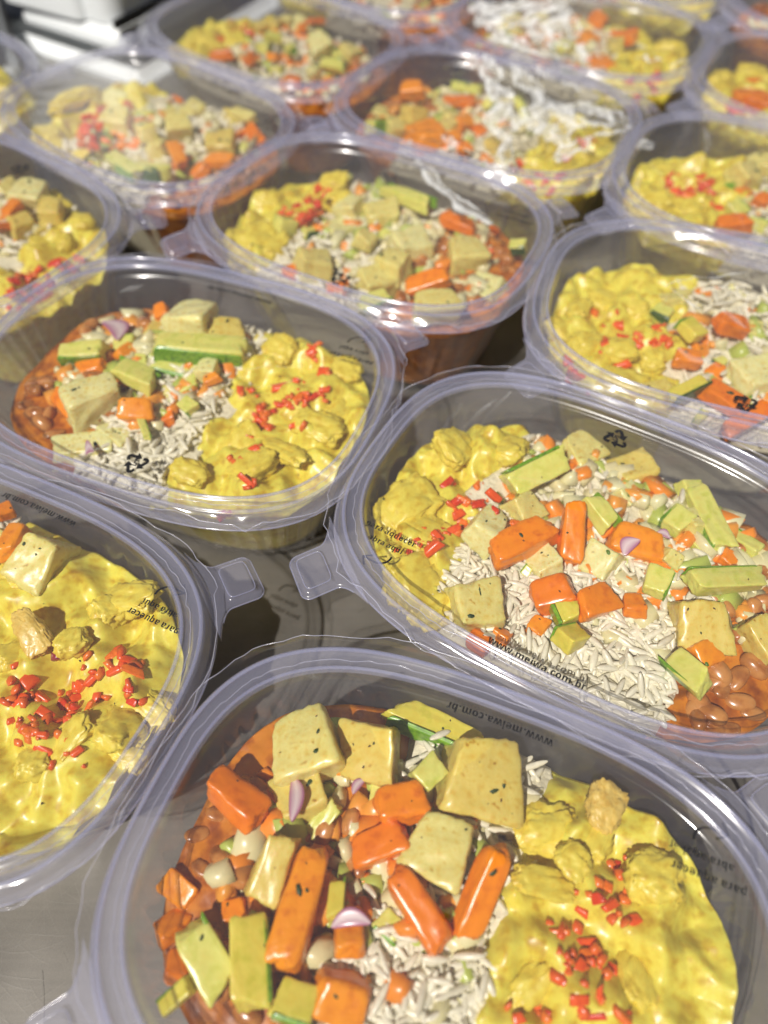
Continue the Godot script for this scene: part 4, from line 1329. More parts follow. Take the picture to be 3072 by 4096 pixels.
	serve("F", [
		["potato",-36.1,-313,7.5,15,20.9,20.9,17.8,0,"potato cube near curry, recycling mark side, central tray"],
		["potato",-18.9,-365,11,-32.2,15.2,15.2,12.9,0,"potato cube near curry, web address side, central tray"],
		["potato",-2.2,-360,11,4.2,21.1,18.6,15.8,0,"potato cube mid-tray, web address side, central tray"],
		["potato",15.1,-330,7.5,20,22.1,22.1,18.8,0,"potato cube near beans, centre, central tray"],
		["potato",5,-311,7.5,-35,18.1,18.1,15.3,0,"smaller potato cube near beans, recycling mark side, central tray"],
		["potato",43.7,-324,11,10,22.9,22.9,19.4,0,"larger potato cube at bean end, centre, central tray"],
		["potato",25.8,-278,7.5,8,23.7,14.5,12.3,0,"potato cube at bean end, recycling mark side, central tray"],
		["potato",-4.7,-303,11,30,20.7,20.7,17.6,0,"larger potato cube near beans, recycling mark side, central tray"],
		["potato",-26.2,-351,15.5,39.8,18,18,15.3,0,"potato cube near curry, centre, central tray"],
		["potato",-9.9,-331,7.5,70,12.2,12.2,10.3,0,"potato cube mid-tray, centre, central tray"],
		["potato",53.8,-302,15.5,58.5,19.5,19.5,16.6,0,"smaller potato cube at bean end, centre, central tray"],
		["zucchini",13.8,-368,7.5,-40.9,38.4,9.8,7.9,0,"long zucchini slice mid-tray, web address side, central tray"],
		["zucchini",-54,-349,11,24.7,12.6,11.3,8.5,0,"zucchini piece at curry end, centre, central tray"],
		["zucchini",-40.9,-346,15.5,40.2,10.4,9.4,7,0,"zucchini piece near curry, centre, central tray"],
		["zucchini",71.4,-328,11,-13,10.1,9,6.8,0,"zucchini piece at bean end, web address side, central tray"],
		["zucchini",-4.5,-284,11,30.1,21.4,9.8,7.4,0,"long zucchini slice near beans, recycling mark side, central tray"],
		["zucchini",-26.2,-394,15.5,-13.8,11.2,27.4,8.4,0,"zucchini piece at curry end, web address side, central tray"],
		["zucchini",0.9,-344,15.5,51.6,8.9,8,6,0,"zucchini piece mid-tray, centre, central tray"],
		["carrot",22.5,-296,7.5,11.2,27.8,12.2,9.8,0,"carrot stick at bean end, recycling mark side, central tray"],
		["carrot",40.4,-350,11,-29.3,25.5,9.6,7.7,0,"carrot stick near beans, web address side, central tray"],
		["carrot",-47.3,-312,15.5,32.8,12.7,11.5,8,0,"carrot piece near curry, recycling mark side, central tray"],
		["carrot",-24.1,-299,15.5,-8.7,14.1,7.6,6.1,0,"carrot stick mid-tray, recycling mark side, central tray"],
		["carrot",-21.5,-340,19.5,-14.5,8.9,8,5.6,0,"carrot piece near curry, centre, central tray"],
		["carrot",38.9,-303,19.5,34.1,11.3,10.1,7.1,0,"carrot piece at bean end, centre, central tray"],
		["bean",68.2,-320,15.5,-52,10,6.2,3.4,0,"middle-sized brown bean at bean end, web address side, central tray"],
		["bean",64.4,-319,19.5,51,10.1,6.3,3.4,0,"largest brown bean at bean end, web address side, central tray"],
		["bean",71.6,-319,19.5,23.2,8.7,5.4,3,0,"smallest brown bean at bean end, web address side, central tray"],
		["bean",32.3,-284,19.5,-20.7,9.6,5.9,3.3,0,"larger brown bean at bean end, recycling mark side, central tray"],
		["bean",52,-290,19.5,17.6,8.3,5.1,2.8,0,"smaller brown bean at bean end, recycling mark side, central tray"],
		["chicken",-70.8,-340,11,34.1,21.9,17.5,12.3,0,"largest curried chicken chunk at curry end, recycling mark side, central tray"],
		["chicken",-76.3,-330,15.5,15.4,17.4,13.9,9.8,0,"third largest curried chicken chunk at curry end, recycling mark side, central tray"],
		["chicken",-60.6,-334,15.5,46.4,17.6,14,9.8,0,"second largest curried chicken chunk at curry end, recycling mark side, central tray"],
		["chicken",-28.7,-389,7.5,-10.2,14,11.2,7.8,0,"curried chicken chunk at curry end, web address side, central tray"],
		["chicken",-25.2,-373,11,-21.6,15.3,12.3,8.6,0,"curried chicken chunk near curry, web address side, central tray"],
		["chicken",-68.1,-379,15.5,-15.5,15.6,12.5,8.8,0,"curried chicken chunk at curry end, centre, central tray"],
		["chicken",-81.2,-346,15.5,-26.2,14.9,11.9,8.3,0,"fourth largest curried chicken chunk at curry end, recycling mark side, central tray"],
		["pepper",-57.5,-361,7.5,-2.5,6.7,5.4,3.2,0],
		["pepper",-48.8,-364,7.5,30.9,6.8,5.4,3.2,0],
		["pepper",-42.4,-371,7.5,44.9,9.1,7.3,4.4,0],
		["pepper",-37.7,-367,7.5,15.9,6.8,5.4,3.3,0],
		["pepper",-43.6,-354,7.5,34.3,6.7,5.3,3.2,0],
		["pepper",-43.9,-347,7.5,56.4,5.9,4.7,2.8,0],
		["pepper",-39.5,-359,7.5,19.2,6.7,5.4,3.2,0],
		["pepper",-46.2,-371,7.5,-49.8,6.1,4.9,2.9,0],
		["pepper",-31.4,-396,7.5,15.1,6.3,5,3,0],
		["pepper",-30.8,-383,7.5,-57.6,6.2,4.9,3,0],
		["pepper",-37.2,-386,7.5,21.3,6.2,5,3,0],
		["pepper",-42,-377,7.5,59.8,6.9,5.5,3.3,0],
		["pepper",59.1,-335,7.5,-1.4,6.5,5.2,3.1,1],
		["pepper",-52.9,-359,7.5,52,6,4.8,2.9,0],
		["pepper",-47.3,-354,7.5,-57.7,5.9,4.7,2.8,0],
		["pepper",-39,-352,7.5,55.8,5.9,4.7,2.8,0],
		["pepper",-33.9,-367,7.5,-39.8,5.3,4.2,2.5,0],
	])
	serve("B", [
		["carrot",-140,-142,7.5,-94.3,18.6,9.6,7.7,0,"carrot stick mid-tray, web address side, tray beside bare steel"],
		["carrot",-150,-157,11,40.7,8.2,7.4,5.2,0,"carrot piece near beans, web address side, tray beside bare steel"],
		["potato",-130,-134,7.5,-25,17.1,23.2,14.5,0,"larger potato cube mid-tray, web address side, tray beside bare steel"],
		["potato",-150,-142,11,-24.2,13.2,13.2,11.2,0,"smaller potato cube mid-tray, web address side, tray beside bare steel"],
		["chicken",-94.2,-121,11,-12.8,18.5,14.8,10.4,0,"largest curried chicken chunk at curry end, web address side, tray beside bare steel"],
		["chicken",-101,-115,11,-44.1,12.4,10,7,0,"middle-sized curried chicken chunk at curry end, web address side, tray beside bare steel"],
		["chicken",-124,-105,7.5,-55.5,16,8.7,6.1,1,"browned curried chicken chunk near curry, web address side, tray beside bare steel"],
		["chicken",-109,-101,7.5,30.3,11.9,8.5,5.9,0,"smallest curried chicken chunk at curry end, web address side, tray beside bare steel"],
		["chicken",-130,-98.9,15.5,29.5,16.2,13,9.1,0,"curried chicken chunk near curry, centre, tray beside bare steel"],
		["chicken",-79.7,-80.8,15.5,-45.2,14,11.2,7.8,0,"third largest curried chicken chunk at curry end, centre, tray beside bare steel"],
		["chicken",-88.6,-73,11,-30,16.5,13.2,9.3,0,"largest curried chicken chunk at curry end, centre, tray beside bare steel"],
		["chicken",-112,-61.2,11,14.7,11.7,9.3,6.5,0,"curried chicken chunk at curry end, recycling mark side, tray beside bare steel"],
		["chicken",-84.9,-65.3,15.5,-29.1,11.2,9,6.3,0,"fourth largest curried chicken chunk at curry end, centre, tray beside bare steel"],
		["chicken",-103,-68.3,15.5,47.6,15.1,12.1,8.5,0,"second largest curried chicken chunk at curry end, centre, tray beside bare steel"],
		["chicken",-143,-130,15.5,-43.9,13.1,10.4,7.3,0,"curried chicken chunk mid-tray, web address side, tray beside bare steel"],
		["pepper",-116,-98.9,7.5,10.5,3.6,7.1,2.1,1],
		["pepper",-94.8,-97.2,7.5,46.8,7.1,3.5,2.1,0],
		["pepper",-87.6,-95.1,7.5,4.6,7.1,3.1,1.8,0],
		["pepper",-93.1,-91.4,7.5,20.5,7,3.4,2,0],
		["pepper",-85.1,-90.2,7.5,-15,8.5,3.3,2,0],
		["pepper",-106,-88.9,7.5,37.2,6.2,4.9,3,0],
		["pepper",-101,-88.9,7.5,24.8,4.6,6,2.8,0],
		["pepper",-107,-85.3,7.5,39,5.4,4.3,2.6,0],
		["pepper",-118,-83.7,7.5,-33.1,5.3,4.3,2.6,0],
		["pepper",-111,-81.3,7.5,49.2,4.9,3.9,2.4,0],
		["pepper",-105,-80.2,7.5,0.5,5.3,4.2,2.5,0],
		["pepper",-100,-79.4,7.5,49.9,5.3,2.9,1.7,0],
		["pepper",-105,-74.8,7.5,23.8,4.8,3.9,2.3,0],
		["pepper",-105,-77.1,7.5,28.1,5.3,4.2,2.5,0],
		["pepper",-123,-88.9,7.5,54.1,5.4,8.1,3.2,0],
		["pepper",-128,-93.8,7.5,-47.3,4.7,3.7,2.2,0],
		["pepper",-124,-82.5,7.5,44.5,6.1,4.9,2.9,0],
		["pepper",-114,-77.1,7.5,-24.9,6.8,5.4,3.2,0],
		["pepper",-122,-74,7.5,38.6,4.5,3.6,2.1,0],
		["pepper",-115,-69.6,7.5,-33.1,4,4.9,2.4,0],
		["pepper",-110,-68.5,7.5,-3.8,4.4,3.5,2.1,0],
		["pepper",-110,-64.5,7.5,-43.3,5.4,4.4,2.6,0],
		["pepper",-98.5,-63.8,7.5,36.6,4.4,3.5,2.1,0],
		["pepper",-85.4,-81,7.5,-24.9,4.9,3.9,2.4,0],
		["pepper",-85.3,-84.1,7.5,-3.2,3.8,3.1,1.8,0],
		["pepper",-110,-75.6,7.5,35.5,4.5,3.6,2.2,0],
	])
	serve("D", [
		["potato",-169,-458,7.5,-10,20.6,20.6,17.5,0,"potato cube near curry, centre, tray before appliance"],
		["potato",-149,-441,7.5,30,14.9,26.7,12.7,0,"larger potato cube mid-tray, centre, tray before appliance"],
		["potato",-129,-449,7.5,15,16.4,14.6,12.4,0,"smaller potato cube mid-tray, centre, tray before appliance"],
		["potato",-99.6,-430,7.5,5,21.1,21.1,18,0,"potato cube at bean end, web address side, tray before appliance"],
		["potato",-138,-427,11,-15.4,11.6,11.6,9.8,0,"potato cube near beans, centre, tray before appliance"],
		["potato",-90.7,-467,11,46.2,8.8,19.6,7.5,0,"smaller potato cube near beans, web address side, tray before appliance"],
		["potato",-98.4,-470,15.5,1.3,16.4,16.4,14,0,"larger potato cube near beans, web address side, tray before appliance"],
		["potato",-126,-485,15.5,53.2,18.1,18.1,15.4,0,"potato cube mid-tray, web address side, tray before appliance"],
		["potato",-142,-480,15.5,32.6,12.5,12.5,10.6,0,"potato cube near curry, web address side, tray before appliance"],
		["potato",-181,-496,15.5,59.2,14.1,14.1,12,0,"potato cube at curry end, web address side, tray before appliance"],
		["carrot",-96.1,-407,7.5,-24.5,27.6,9.9,7.9,0,"carrot stick at bean end, centre, tray before appliance"],
		["carrot",-123,-412,7.5,-65.9,26.8,9.4,7.5,0,"carrot stick near beans, centre, tray before appliance"],
		["carrot",-109,-401,11,25.5,13,11.7,8.2,0,"carrot piece at bean end, centre, tray before appliance"],
		["carrot",-155,-438,15.5,-22.5,9.8,8.9,6.2,0,"carrot piece mid-tray, centre, tray before appliance"],
		["carrot",-83.2,-450,15.5,-59.4,22.3,10,8,0,"carrot stick at bean end, web address side, tray before appliance"],
		["carrot",-169,-450,15.5,3.6,14.7,13.2,9.2,0,"carrot piece near curry, centre, tray before appliance"],
		["carrot",-142,-499,19.5,52.8,11.4,10.3,7.2,0,"carrot piece near curry, web address side, tray before appliance"],
		["carrot",-123,-416,15.5,50.9,10.2,9.2,6.4,0,"carrot piece near beans, centre, tray before appliance"],
		["zucchini",-152,-401,7.5,-45.6,34.7,11.1,8.9,0,"smaller long zucchini slice near beans, recycling mark side, tray before appliance"],
		["zucchini",-136,-397,7.5,-36.4,30.1,12.9,10.3,0,"larger long zucchini slice near beans, recycling mark side, tray before appliance"],
		["zucchini",-176,-423,15.5,-29.9,12.9,11.6,8.7,0,"zucchini piece mid-tray, recycling mark side, tray before appliance"],
		["zucchini",-87.8,-433,15.5,-29.3,11.7,10.6,7.9,0,"zucchini piece at bean end, web address side, tray before appliance"],
		["zucchini",-156,-474,15.5,-29.7,11,9.9,7.4,0,"zucchini piece near curry, web address side, tray before appliance"],
		["chicken",-212,-446,11,15.1,19.7,15.8,11.1,0,"larger curried chicken chunk at curry end, recycling mark side, tray before appliance"],
		["chicken",-205,-486,7.5,-36.7,15.1,35.1,10.6,0,"curried chicken chunk at curry end, centre, tray before appliance"],
		["chicken",-211,-438,15.5,24.6,17.1,13.6,9.6,0,"smaller curried chicken chunk at curry end, recycling mark side, tray before appliance"],
		["chicken",-203,-428,15.5,-21.6,16.8,13.5,9.4,0,"larger curried chicken chunk near curry, recycling mark side, tray before appliance"],
		["chicken",-187,-425,15.5,40.5,12.9,10.3,7.2,0,"smaller curried chicken chunk near curry, recycling mark side, tray before appliance"],
		["pepper",-186,-460,7.5,-30.4,8,6.4,3.8,0],
		["pepper",-185,-479,7.5,51.2,8.2,6.5,3.9,0],
		["pepper",-185,-442,7.5,-20.2,7.8,6.2,3.7,0],
		["pepper",-185,-430,7.5,-55.8,7.7,6.1,3.7,0],
		["pepper",-176,-427,7.5,-40.6,8.9,7.1,4.3,0],
		["pepper",-186,-452,7.5,37.9,6.6,5.3,3.2,0],
		["pepper",-193,-452,7.5,-39.6,7.2,5.8,3.5,0],
		["pepper",-185,-488,7.5,-29.9,6.9,5.5,3.3,0],
		["pepper",-187,-471,7.5,59.4,6.7,5.4,3.2,0],
		["pepper",-183,-435,7.5,-10,7.7,6.2,3.7,0],
		["pepper",-175,-440,7.5,17.1,6.5,5.2,3.1,0],
		["pepper",-174,-420,7.5,5.4,7.6,6.1,3.6,0],
		["pepper",-168,-425,7.5,-3.8,6.4,5.1,3.1,0],
		["pepper",-181,-420,7.5,47.7,6.3,5.1,3,0],
		["pepper",-181,-442,7.5,-55.6,7.8,6.2,3.7,0],
		["pepper",-190,-474,7.5,-14.3,6.1,4.9,2.9,0],
		["pepper",-169,-484,11,-5.8,6.9,5.5,3.3,0],
	])
	serve("C", [
		["carrot",18.1,-494,7.5,-4.4,20.7,11.9,9.5,0,"carrot stick at bean end, web address side, crinkled tray behind central"],
		["carrot",25.8,-440,7.5,20,22.2,29.9,15.6,0,"largest carrot piece near beans, recycling mark side, crinkled tray behind central"],
		["carrot",40.8,-438,11,22.2,14.1,12.7,8.9,0,"second largest carrot piece near beans, recycling mark side, crinkled tray behind central"],
		["carrot",51.9,-458,11,27.4,13,11.7,8.2,0,"carrot piece near beans, centre, crinkled tray behind central"],
		["carrot",49.9,-485,11,-26.8,28.3,8.7,7,0,"carrot stick near beans, web address side, crinkled tray behind central"],
		["carrot",61.3,-455,15.5,-59.6,10.8,9.7,6.8,0,"carrot piece mid-tray, centre, crinkled tray behind central"],
		["carrot",50.6,-432,15.5,-48.3,11.2,10.1,7,0,"carrot piece mid-tray, recycling mark side, crinkled tray behind central"],
		["carrot",37.3,-435,15.5,-31.4,9,8.1,5.7,0,"fourth largest carrot piece near beans, recycling mark side, crinkled tray behind central"],
		["carrot",32.1,-448,19.5,-19.9,10.7,9.7,6.8,0,"third largest carrot piece near beans, recycling mark side, crinkled tray behind central"],
		["potato",19.8,-465,7.5,32.1,16.8,16.8,14.3,0,"larger potato cube at bean end, centre, crinkled tray behind central"],
		["potato",7.5,-454,11,29.1,14.4,14.4,12.3,0,"potato cube at bean end, recycling mark side, crinkled tray behind central"],
		["potato",44.4,-461,11,40,14.6,14.6,12.4,0,"potato cube near beans, centre, crinkled tray behind central"],
		["potato",38.1,-486,15.5,51.3,12.8,12.8,10.9,0,"potato cube near beans, web address side, crinkled tray behind central"],
		["potato",-3.3,-477,15.5,-11.8,14.2,14.2,12.1,0,"smaller potato cube at bean end, centre, crinkled tray behind central"],
		["potato",30.5,-496,15.5,-9.7,12.9,12.9,11,0,"potato cube at bean end, web address side, crinkled tray behind central"],
		["potato",73.2,-468,15.5,-43,15.6,15.6,13.3,0,"potato cube mid-tray, web address side, crinkled tray behind central"],
		["potato",76.6,-424,15.5,47.4,11.8,11.8,10,0,"potato cube near curry, recycling mark side, crinkled tray behind central"],
		["potato",69.4,-432,11,47.8,13.3,13.3,11.3,0,"potato cube near curry, centre, crinkled tray behind central"],
		["zucchini",-4.7,-454,11,54.7,13.7,12.3,9.2,0,"zucchini piece at bean end, recycling mark side, crinkled tray behind central"],
		["zucchini",57,-510,15.5,-12.6,23.5,8.3,6.6,0,"long zucchini slice near beans, web address side, crinkled tray behind central"],
		["zucchini",88.5,-472,11,-80,22.1,7,5.6,0,"long zucchini slice mid-tray, web address side, crinkled tray behind central"],
		["zucchini",68.8,-479,11,28,9.4,8.5,6.4,0,"zucchini piece mid-tray, web address side, crinkled tray behind central"],
		["chicken",123,-419,11,45.9,18.9,15.1,10.6,0,"larger curried chicken chunk at curry end, centre, crinkled tray behind central"],
		["chicken",105,-435,15.5,8,18,14.4,10.1,0,"smaller curried chicken chunk at curry end, centre, crinkled tray behind central"],
		["chicken",135,-452,15.5,40.7,18.4,14.7,10.3,0,"smaller curried chicken chunk at curry end, web address side, crinkled tray behind central"],
		["chicken",117,-468,15.5,-20.9,18.7,15,10.5,0,"larger curried chicken chunk at curry end, web address side, crinkled tray behind central"],
		["chicken",114,-405,11,30.9,17.1,13.7,9.6,0,"larger curried chicken chunk at curry end, recycling mark side, crinkled tray behind central"],
		["chicken",88,-408,15.5,31,14.4,11.6,8.1,0,"smaller curried chicken chunk at curry end, recycling mark side, crinkled tray behind central"],
		["pepper",90.1,-402,7.5,14.2,7,5.6,3.4,0],
		["pepper",104,-398,7.5,40.7,8.4,6.7,4,0],
		["pepper",116,-426,7.5,21.1,7.3,5.8,3.5,0],
		["pepper",82.3,-414,7.5,-30.1,6.4,5.2,3.1,0],
		["pepper",122,-434,7.5,-53.8,7.4,5.9,3.5,0],
		["pepper",111,-420,7.5,-20.9,7.2,5.8,3.5,0],
		["pepper",85,-394,7.5,-36.6,5.6,4.5,2.7,0],
		["pepper",127,-439,7.5,48.6,6.7,5.3,3.2,0],
		["pepper",94.9,-395,7.5,4,5.6,4.5,2.7,0],
		["pepper",98.6,-391,7.5,27.6,5.6,4.4,2.7,0],
	])
	serve("H", [
		["chicken",-108,-581,11,51,20.1,16.1,11.2,0,"curried chicken chunk at curry end, centre, far appliance-side tray"],
		["chicken",-134,-581,11,34.9,17,13.6,9.5,0,"largest curried chicken chunk at curry end, recycling mark side, far appliance-side tray"],
		["chicken",-141,-578,15.5,44,15.5,12.4,8.7,0,"middle-sized curried chicken chunk at curry end, recycling mark side, far appliance-side tray"],
		["chicken",-122,-571,15.5,7.3,15.4,12.3,8.6,0,"smallest curried chicken chunk at curry end, recycling mark side, far appliance-side tray"],
		["pepper",-112,-608,7.5,31.1,9.5,7.6,4.6,0],
		["pepper",-104,-604,7.5,54.7,9.4,7.6,4.5,0],
		["pepper",-117,-597,7.5,-7.2,9.4,7.5,4.5,0],
		["pepper",-122,-589,7.5,24.1,7.7,6.2,3.7,0],
		["pepper",-114,-593,7.5,54.4,7.8,6.2,3.7,0],
		["pepper",-123,-572,7.5,-31,7.6,6.1,3.6,0],
		["pepper",-106,-593,7.5,-51.4,7.8,6.2,3.7,0],
		["pepper",-111,-612,7.5,-2.3,7.9,6.3,3.8,0],
		["pepper",-118,-582,7.5,46.9,6.9,5.5,3.3,0],
		["pepper",-101,-593,7.5,2.7,7,5.6,3.4,0],
		["carrot",-93.5,-537,7.5,-35.2,11,9.9,6.9,0,"carrot piece mid-tray, recycling mark side, far appliance-side tray"],
		["carrot",-76.1,-539,7.5,58.2,11,9.9,6.9,0,"carrot piece mid-tray, centre, far appliance-side tray"],
		["carrot",-116,-551,11,-4.3,21.2,9,7.2,0,"carrot stick near curry, recycling mark side, far appliance-side tray"],
		["carrot",-61.4,-513,11,-3.4,14.3,12.9,9,0,"larger carrot piece near beans, recycling mark side, far appliance-side tray"],
		["carrot",-66.6,-507,11,-7.5,9.9,8.9,6.3,0,"smaller carrot piece near beans, recycling mark side, far appliance-side tray"],
		["carrot",-51.3,-604,11,-51.2,8,20.9,5.6,0,"larger carrot piece mid-tray, web address side, far appliance-side tray"],
		["carrot",-61.1,-595,11,-8.4,7.8,7.1,4.9,0,"smaller carrot piece mid-tray, web address side, far appliance-side tray"],
		["carrot",-39.1,-520,15.5,57.5,8.7,7.8,5.5,0,"carrot piece at bean end, centre, far appliance-side tray"],
		["carrot",-66.9,-542,15.5,-8,8.9,8,5.6,0,"carrot piece near beans, centre, far appliance-side tray"],
		["potato",-46.5,-562,7.5,33.3,16.5,16.5,14.1,0,"potato cube near beans, web address side, far appliance-side tray"],
		["potato",-24,-559,11,51.4,15.1,15.1,12.8,0,"potato cube at bean end, web address side, far appliance-side tray"],
		["potato",-91.1,-597,11,-59.7,11,11,9.4,0,"third largest potato cube near curry, web address side, far appliance-side tray"],
		["potato",-66.9,-610,15.5,23.1,24.5,18.5,15.7,0,"largest potato cube near curry, web address side, far appliance-side tray"],
		["potato",-80.3,-599,11,-42.9,12.6,12.6,10.7,0,"second largest potato cube near curry, web address side, far appliance-side tray"],
		["potato",-90.8,-542,15.5,1,11.9,11.9,10.1,0,"potato cube mid-tray, recycling mark side, far appliance-side tray"],
		["potato",-49.2,-525,11,42.4,8.7,8.7,7.4,0,"potato cube at bean end, centre, far appliance-side tray"],
		["potato",-74.7,-608,11,-17,9.5,9.5,8.1,0,"fourth largest potato cube near curry, web address side, far appliance-side tray"],
		["zucchini",-79.5,-569,7.5,12,16.7,8.3,6.7,0,"long zucchini slice mid-tray, centre, far appliance-side tray"],
		["zucchini",-66,-550,7.5,26.4,9.6,8.7,6.5,0,"smaller zucchini piece mid-tray, centre, far appliance-side tray"],
		["zucchini",-36.1,-526,7.5,-27.6,26.7,8.7,6.9,0,"long zucchini slice at bean end, centre, far appliance-side tray"],
		["zucchini",-86.2,-562,11,-25.7,10.6,9.5,7.1,0,"larger zucchini piece mid-tray, centre, far appliance-side tray"],
		["zucchini",-101,-578,15.5,11.6,9.3,8.4,6.3,0,"zucchini piece near curry, centre, far appliance-side tray"],
		["zucchini",-33.3,-558,15.5,27.9,10.6,9.6,7.2,0,"zucchini piece near beans, web address side, far appliance-side tray"],
		["zucchini",-36.6,-529,15.5,4.8,10.3,9.3,6.9,0,"zucchini piece at bean end, centre, far appliance-side tray"],
		["zucchini",-75.3,-535,15.5,-21.1,10.4,9.3,7,0,"zucchini piece near beans, recycling mark side, far appliance-side tray"],
	])
	serve("R1", [
		["potato",168,-230,7.5,15,18.6,18.6,15.8,0,"potato cube near beans, recycling mark side, tray behind rice tray"],
		["potato",122,-222,11,20,13.4,10.5,8.9,0,"potato cube near curry, recycling mark side, tray behind rice tray"],
		["potato",144,-291,15.5,28.8,11.7,11.7,9.9,0,"larger potato cube near curry, web address side, tray behind rice tray"],
		["potato",151,-293,15.5,-43.4,10.6,10.6,9,0,"smaller potato cube near curry, web address side, tray behind rice tray"],
		["potato",180,-269,15.5,-20.4,10.2,10.2,8.6,0,"smaller potato cube mid-tray, web address side, tray behind rice tray"],
		["potato",178,-294,19.5,34.4,14.2,14.2,12.1,0,"larger potato cube mid-tray, web address side, tray behind rice tray"],
		["carrot",166,-264,7.5,0.1,17.6,10.4,8.3,0,"larger carrot piece mid-tray, centre, tray behind rice tray"],
		["carrot",141,-243,11,-14.1,12.4,8.5,6.8,0,"carrot piece near curry, recycling mark side, tray behind rice tray"],
		["carrot",149,-216,7.5,-51.2,18.6,9.6,7.7,0,"smaller carrot stick mid-tray, recycling mark side, tray behind rice tray"],
		["carrot",156,-203,7.5,27,24.6,8.3,6.7,0,"larger carrot stick mid-tray, recycling mark side, tray behind rice tray"],
		["carrot",151,-252,15.5,0.1,8.8,7.9,5.5,0,"smaller carrot piece mid-tray, centre, tray behind rice tray"],
		["carrot",155,-238,15.5,-48.7,8.6,7.7,5.4,0,"carrot piece mid-tray, recycling mark side, tray behind rice tray"],
		["carrot",142,-266,19.5,21.4,7.9,7.1,5,0,"carrot piece near curry, centre, tray behind rice tray"],
		["zucchini",134,-220,7.5,28.2,23.9,7.6,6.1,1,"yellow long zucchini slice near curry, recycling mark side, tray behind rice tray"],
		["zucchini",145,-259,7.5,30,9.8,13.3,7.4,1,"yellow zucchini piece near curry, centre, tray behind rice tray"],
		["zucchini",140,-210,15.5,49.8,10.2,4.5,3.4,0,"long zucchini slice mid-tray, recycling mark side, tray behind rice tray"],
		["zucchini",139,-280,15.5,-39.4,10.3,9.3,7,0,"zucchini piece near curry, centre, tray behind rice tray"],
		["zucchini",164,-217,15.5,50.2,7.2,6.5,4.9,0,"zucchini piece near beans, recycling mark side, tray behind rice tray"],
		["zucchini",158,-244,15.5,-59.5,6.5,5.9,4.4,0,"zucchini piece mid-tray, centre, tray behind rice tray"],
		["chicken",96.4,-280,11,54.5,13.6,10.9,7.6,0,"largest curried chicken chunk at curry end, centre, tray behind rice tray"],
		["chicken",95.6,-254,11,13.1,17.4,13.9,9.7,0,"middle-sized curried chicken chunk at curry end, recycling mark side, tray behind rice tray"],
		["chicken",110,-232,11,-29,18.9,15.1,10.6,0,"largest curried chicken chunk at curry end, recycling mark side, tray behind rice tray"],
		["chicken",86.4,-268,15.5,-40.3,13.5,10.8,7.6,0,"middle-sized curried chicken chunk at curry end, centre, tray behind rice tray"],
		["chicken",126,-244,11,-7.6,11.8,9.4,6.6,0,"curried chicken chunk near curry, recycling mark side, tray behind rice tray"],
		["chicken",113,-294,15.5,-8.2,15.3,12.2,8.6,0,"curried chicken chunk at curry end, web address side, tray behind rice tray"],
		["chicken",109,-249,15.5,0.8,15.3,12.2,8.6,0,"smallest curried chicken chunk at curry end, recycling mark side, tray behind rice tray"],
		["chicken",127,-282,15.5,2.1,12.7,10.1,7.1,0,"smallest curried chicken chunk at curry end, centre, tray behind rice tray"],
		["pepper",105,-281,7.5,-49.6,6.2,5,3,0],
		["pepper",116,-273,7.5,-30.2,7.2,5.8,3.5,0],
		["pepper",107,-262,7.5,-42.6,7.1,5.7,3.4,0],
		["pepper",106,-254,7.5,38.4,6.5,5.2,3.1,0],
		["pepper",109,-258,7.5,-41.9,5.4,4.3,2.6,0],
		["pepper",117,-256,7.5,20,6,4.8,2.9,0],
		["pepper",121,-258,7.5,-49.4,6.5,5.2,3.1,0],
		["pepper",128,-256,7.5,18.4,6,4.8,2.9,0],
		["pepper",116,-261,7.5,-7.8,6.6,5.2,3.1,0],
		["pepper",111,-242,7.5,0.4,9,6.8,4.1,0],
		["pepper",85.4,-243,7.5,29.8,6.3,5.1,3,0],
		["pepper",87.9,-238,7.5,-22.8,6.3,5,3,0],
		["pepper",90.2,-235,7.5,23.5,6.3,5,3,0],
		["pepper",119,-253,7.5,49.7,4.8,3.9,2.3,0],
		["pepper",132,-266,7.5,28.4,5,4,2.4,0],
		["pepper",103,-251,7.5,11.9,5.4,4.3,2.6,0],
		["pepper",134,-259,7.5,22.8,5.4,4.4,2.6,0],
	])
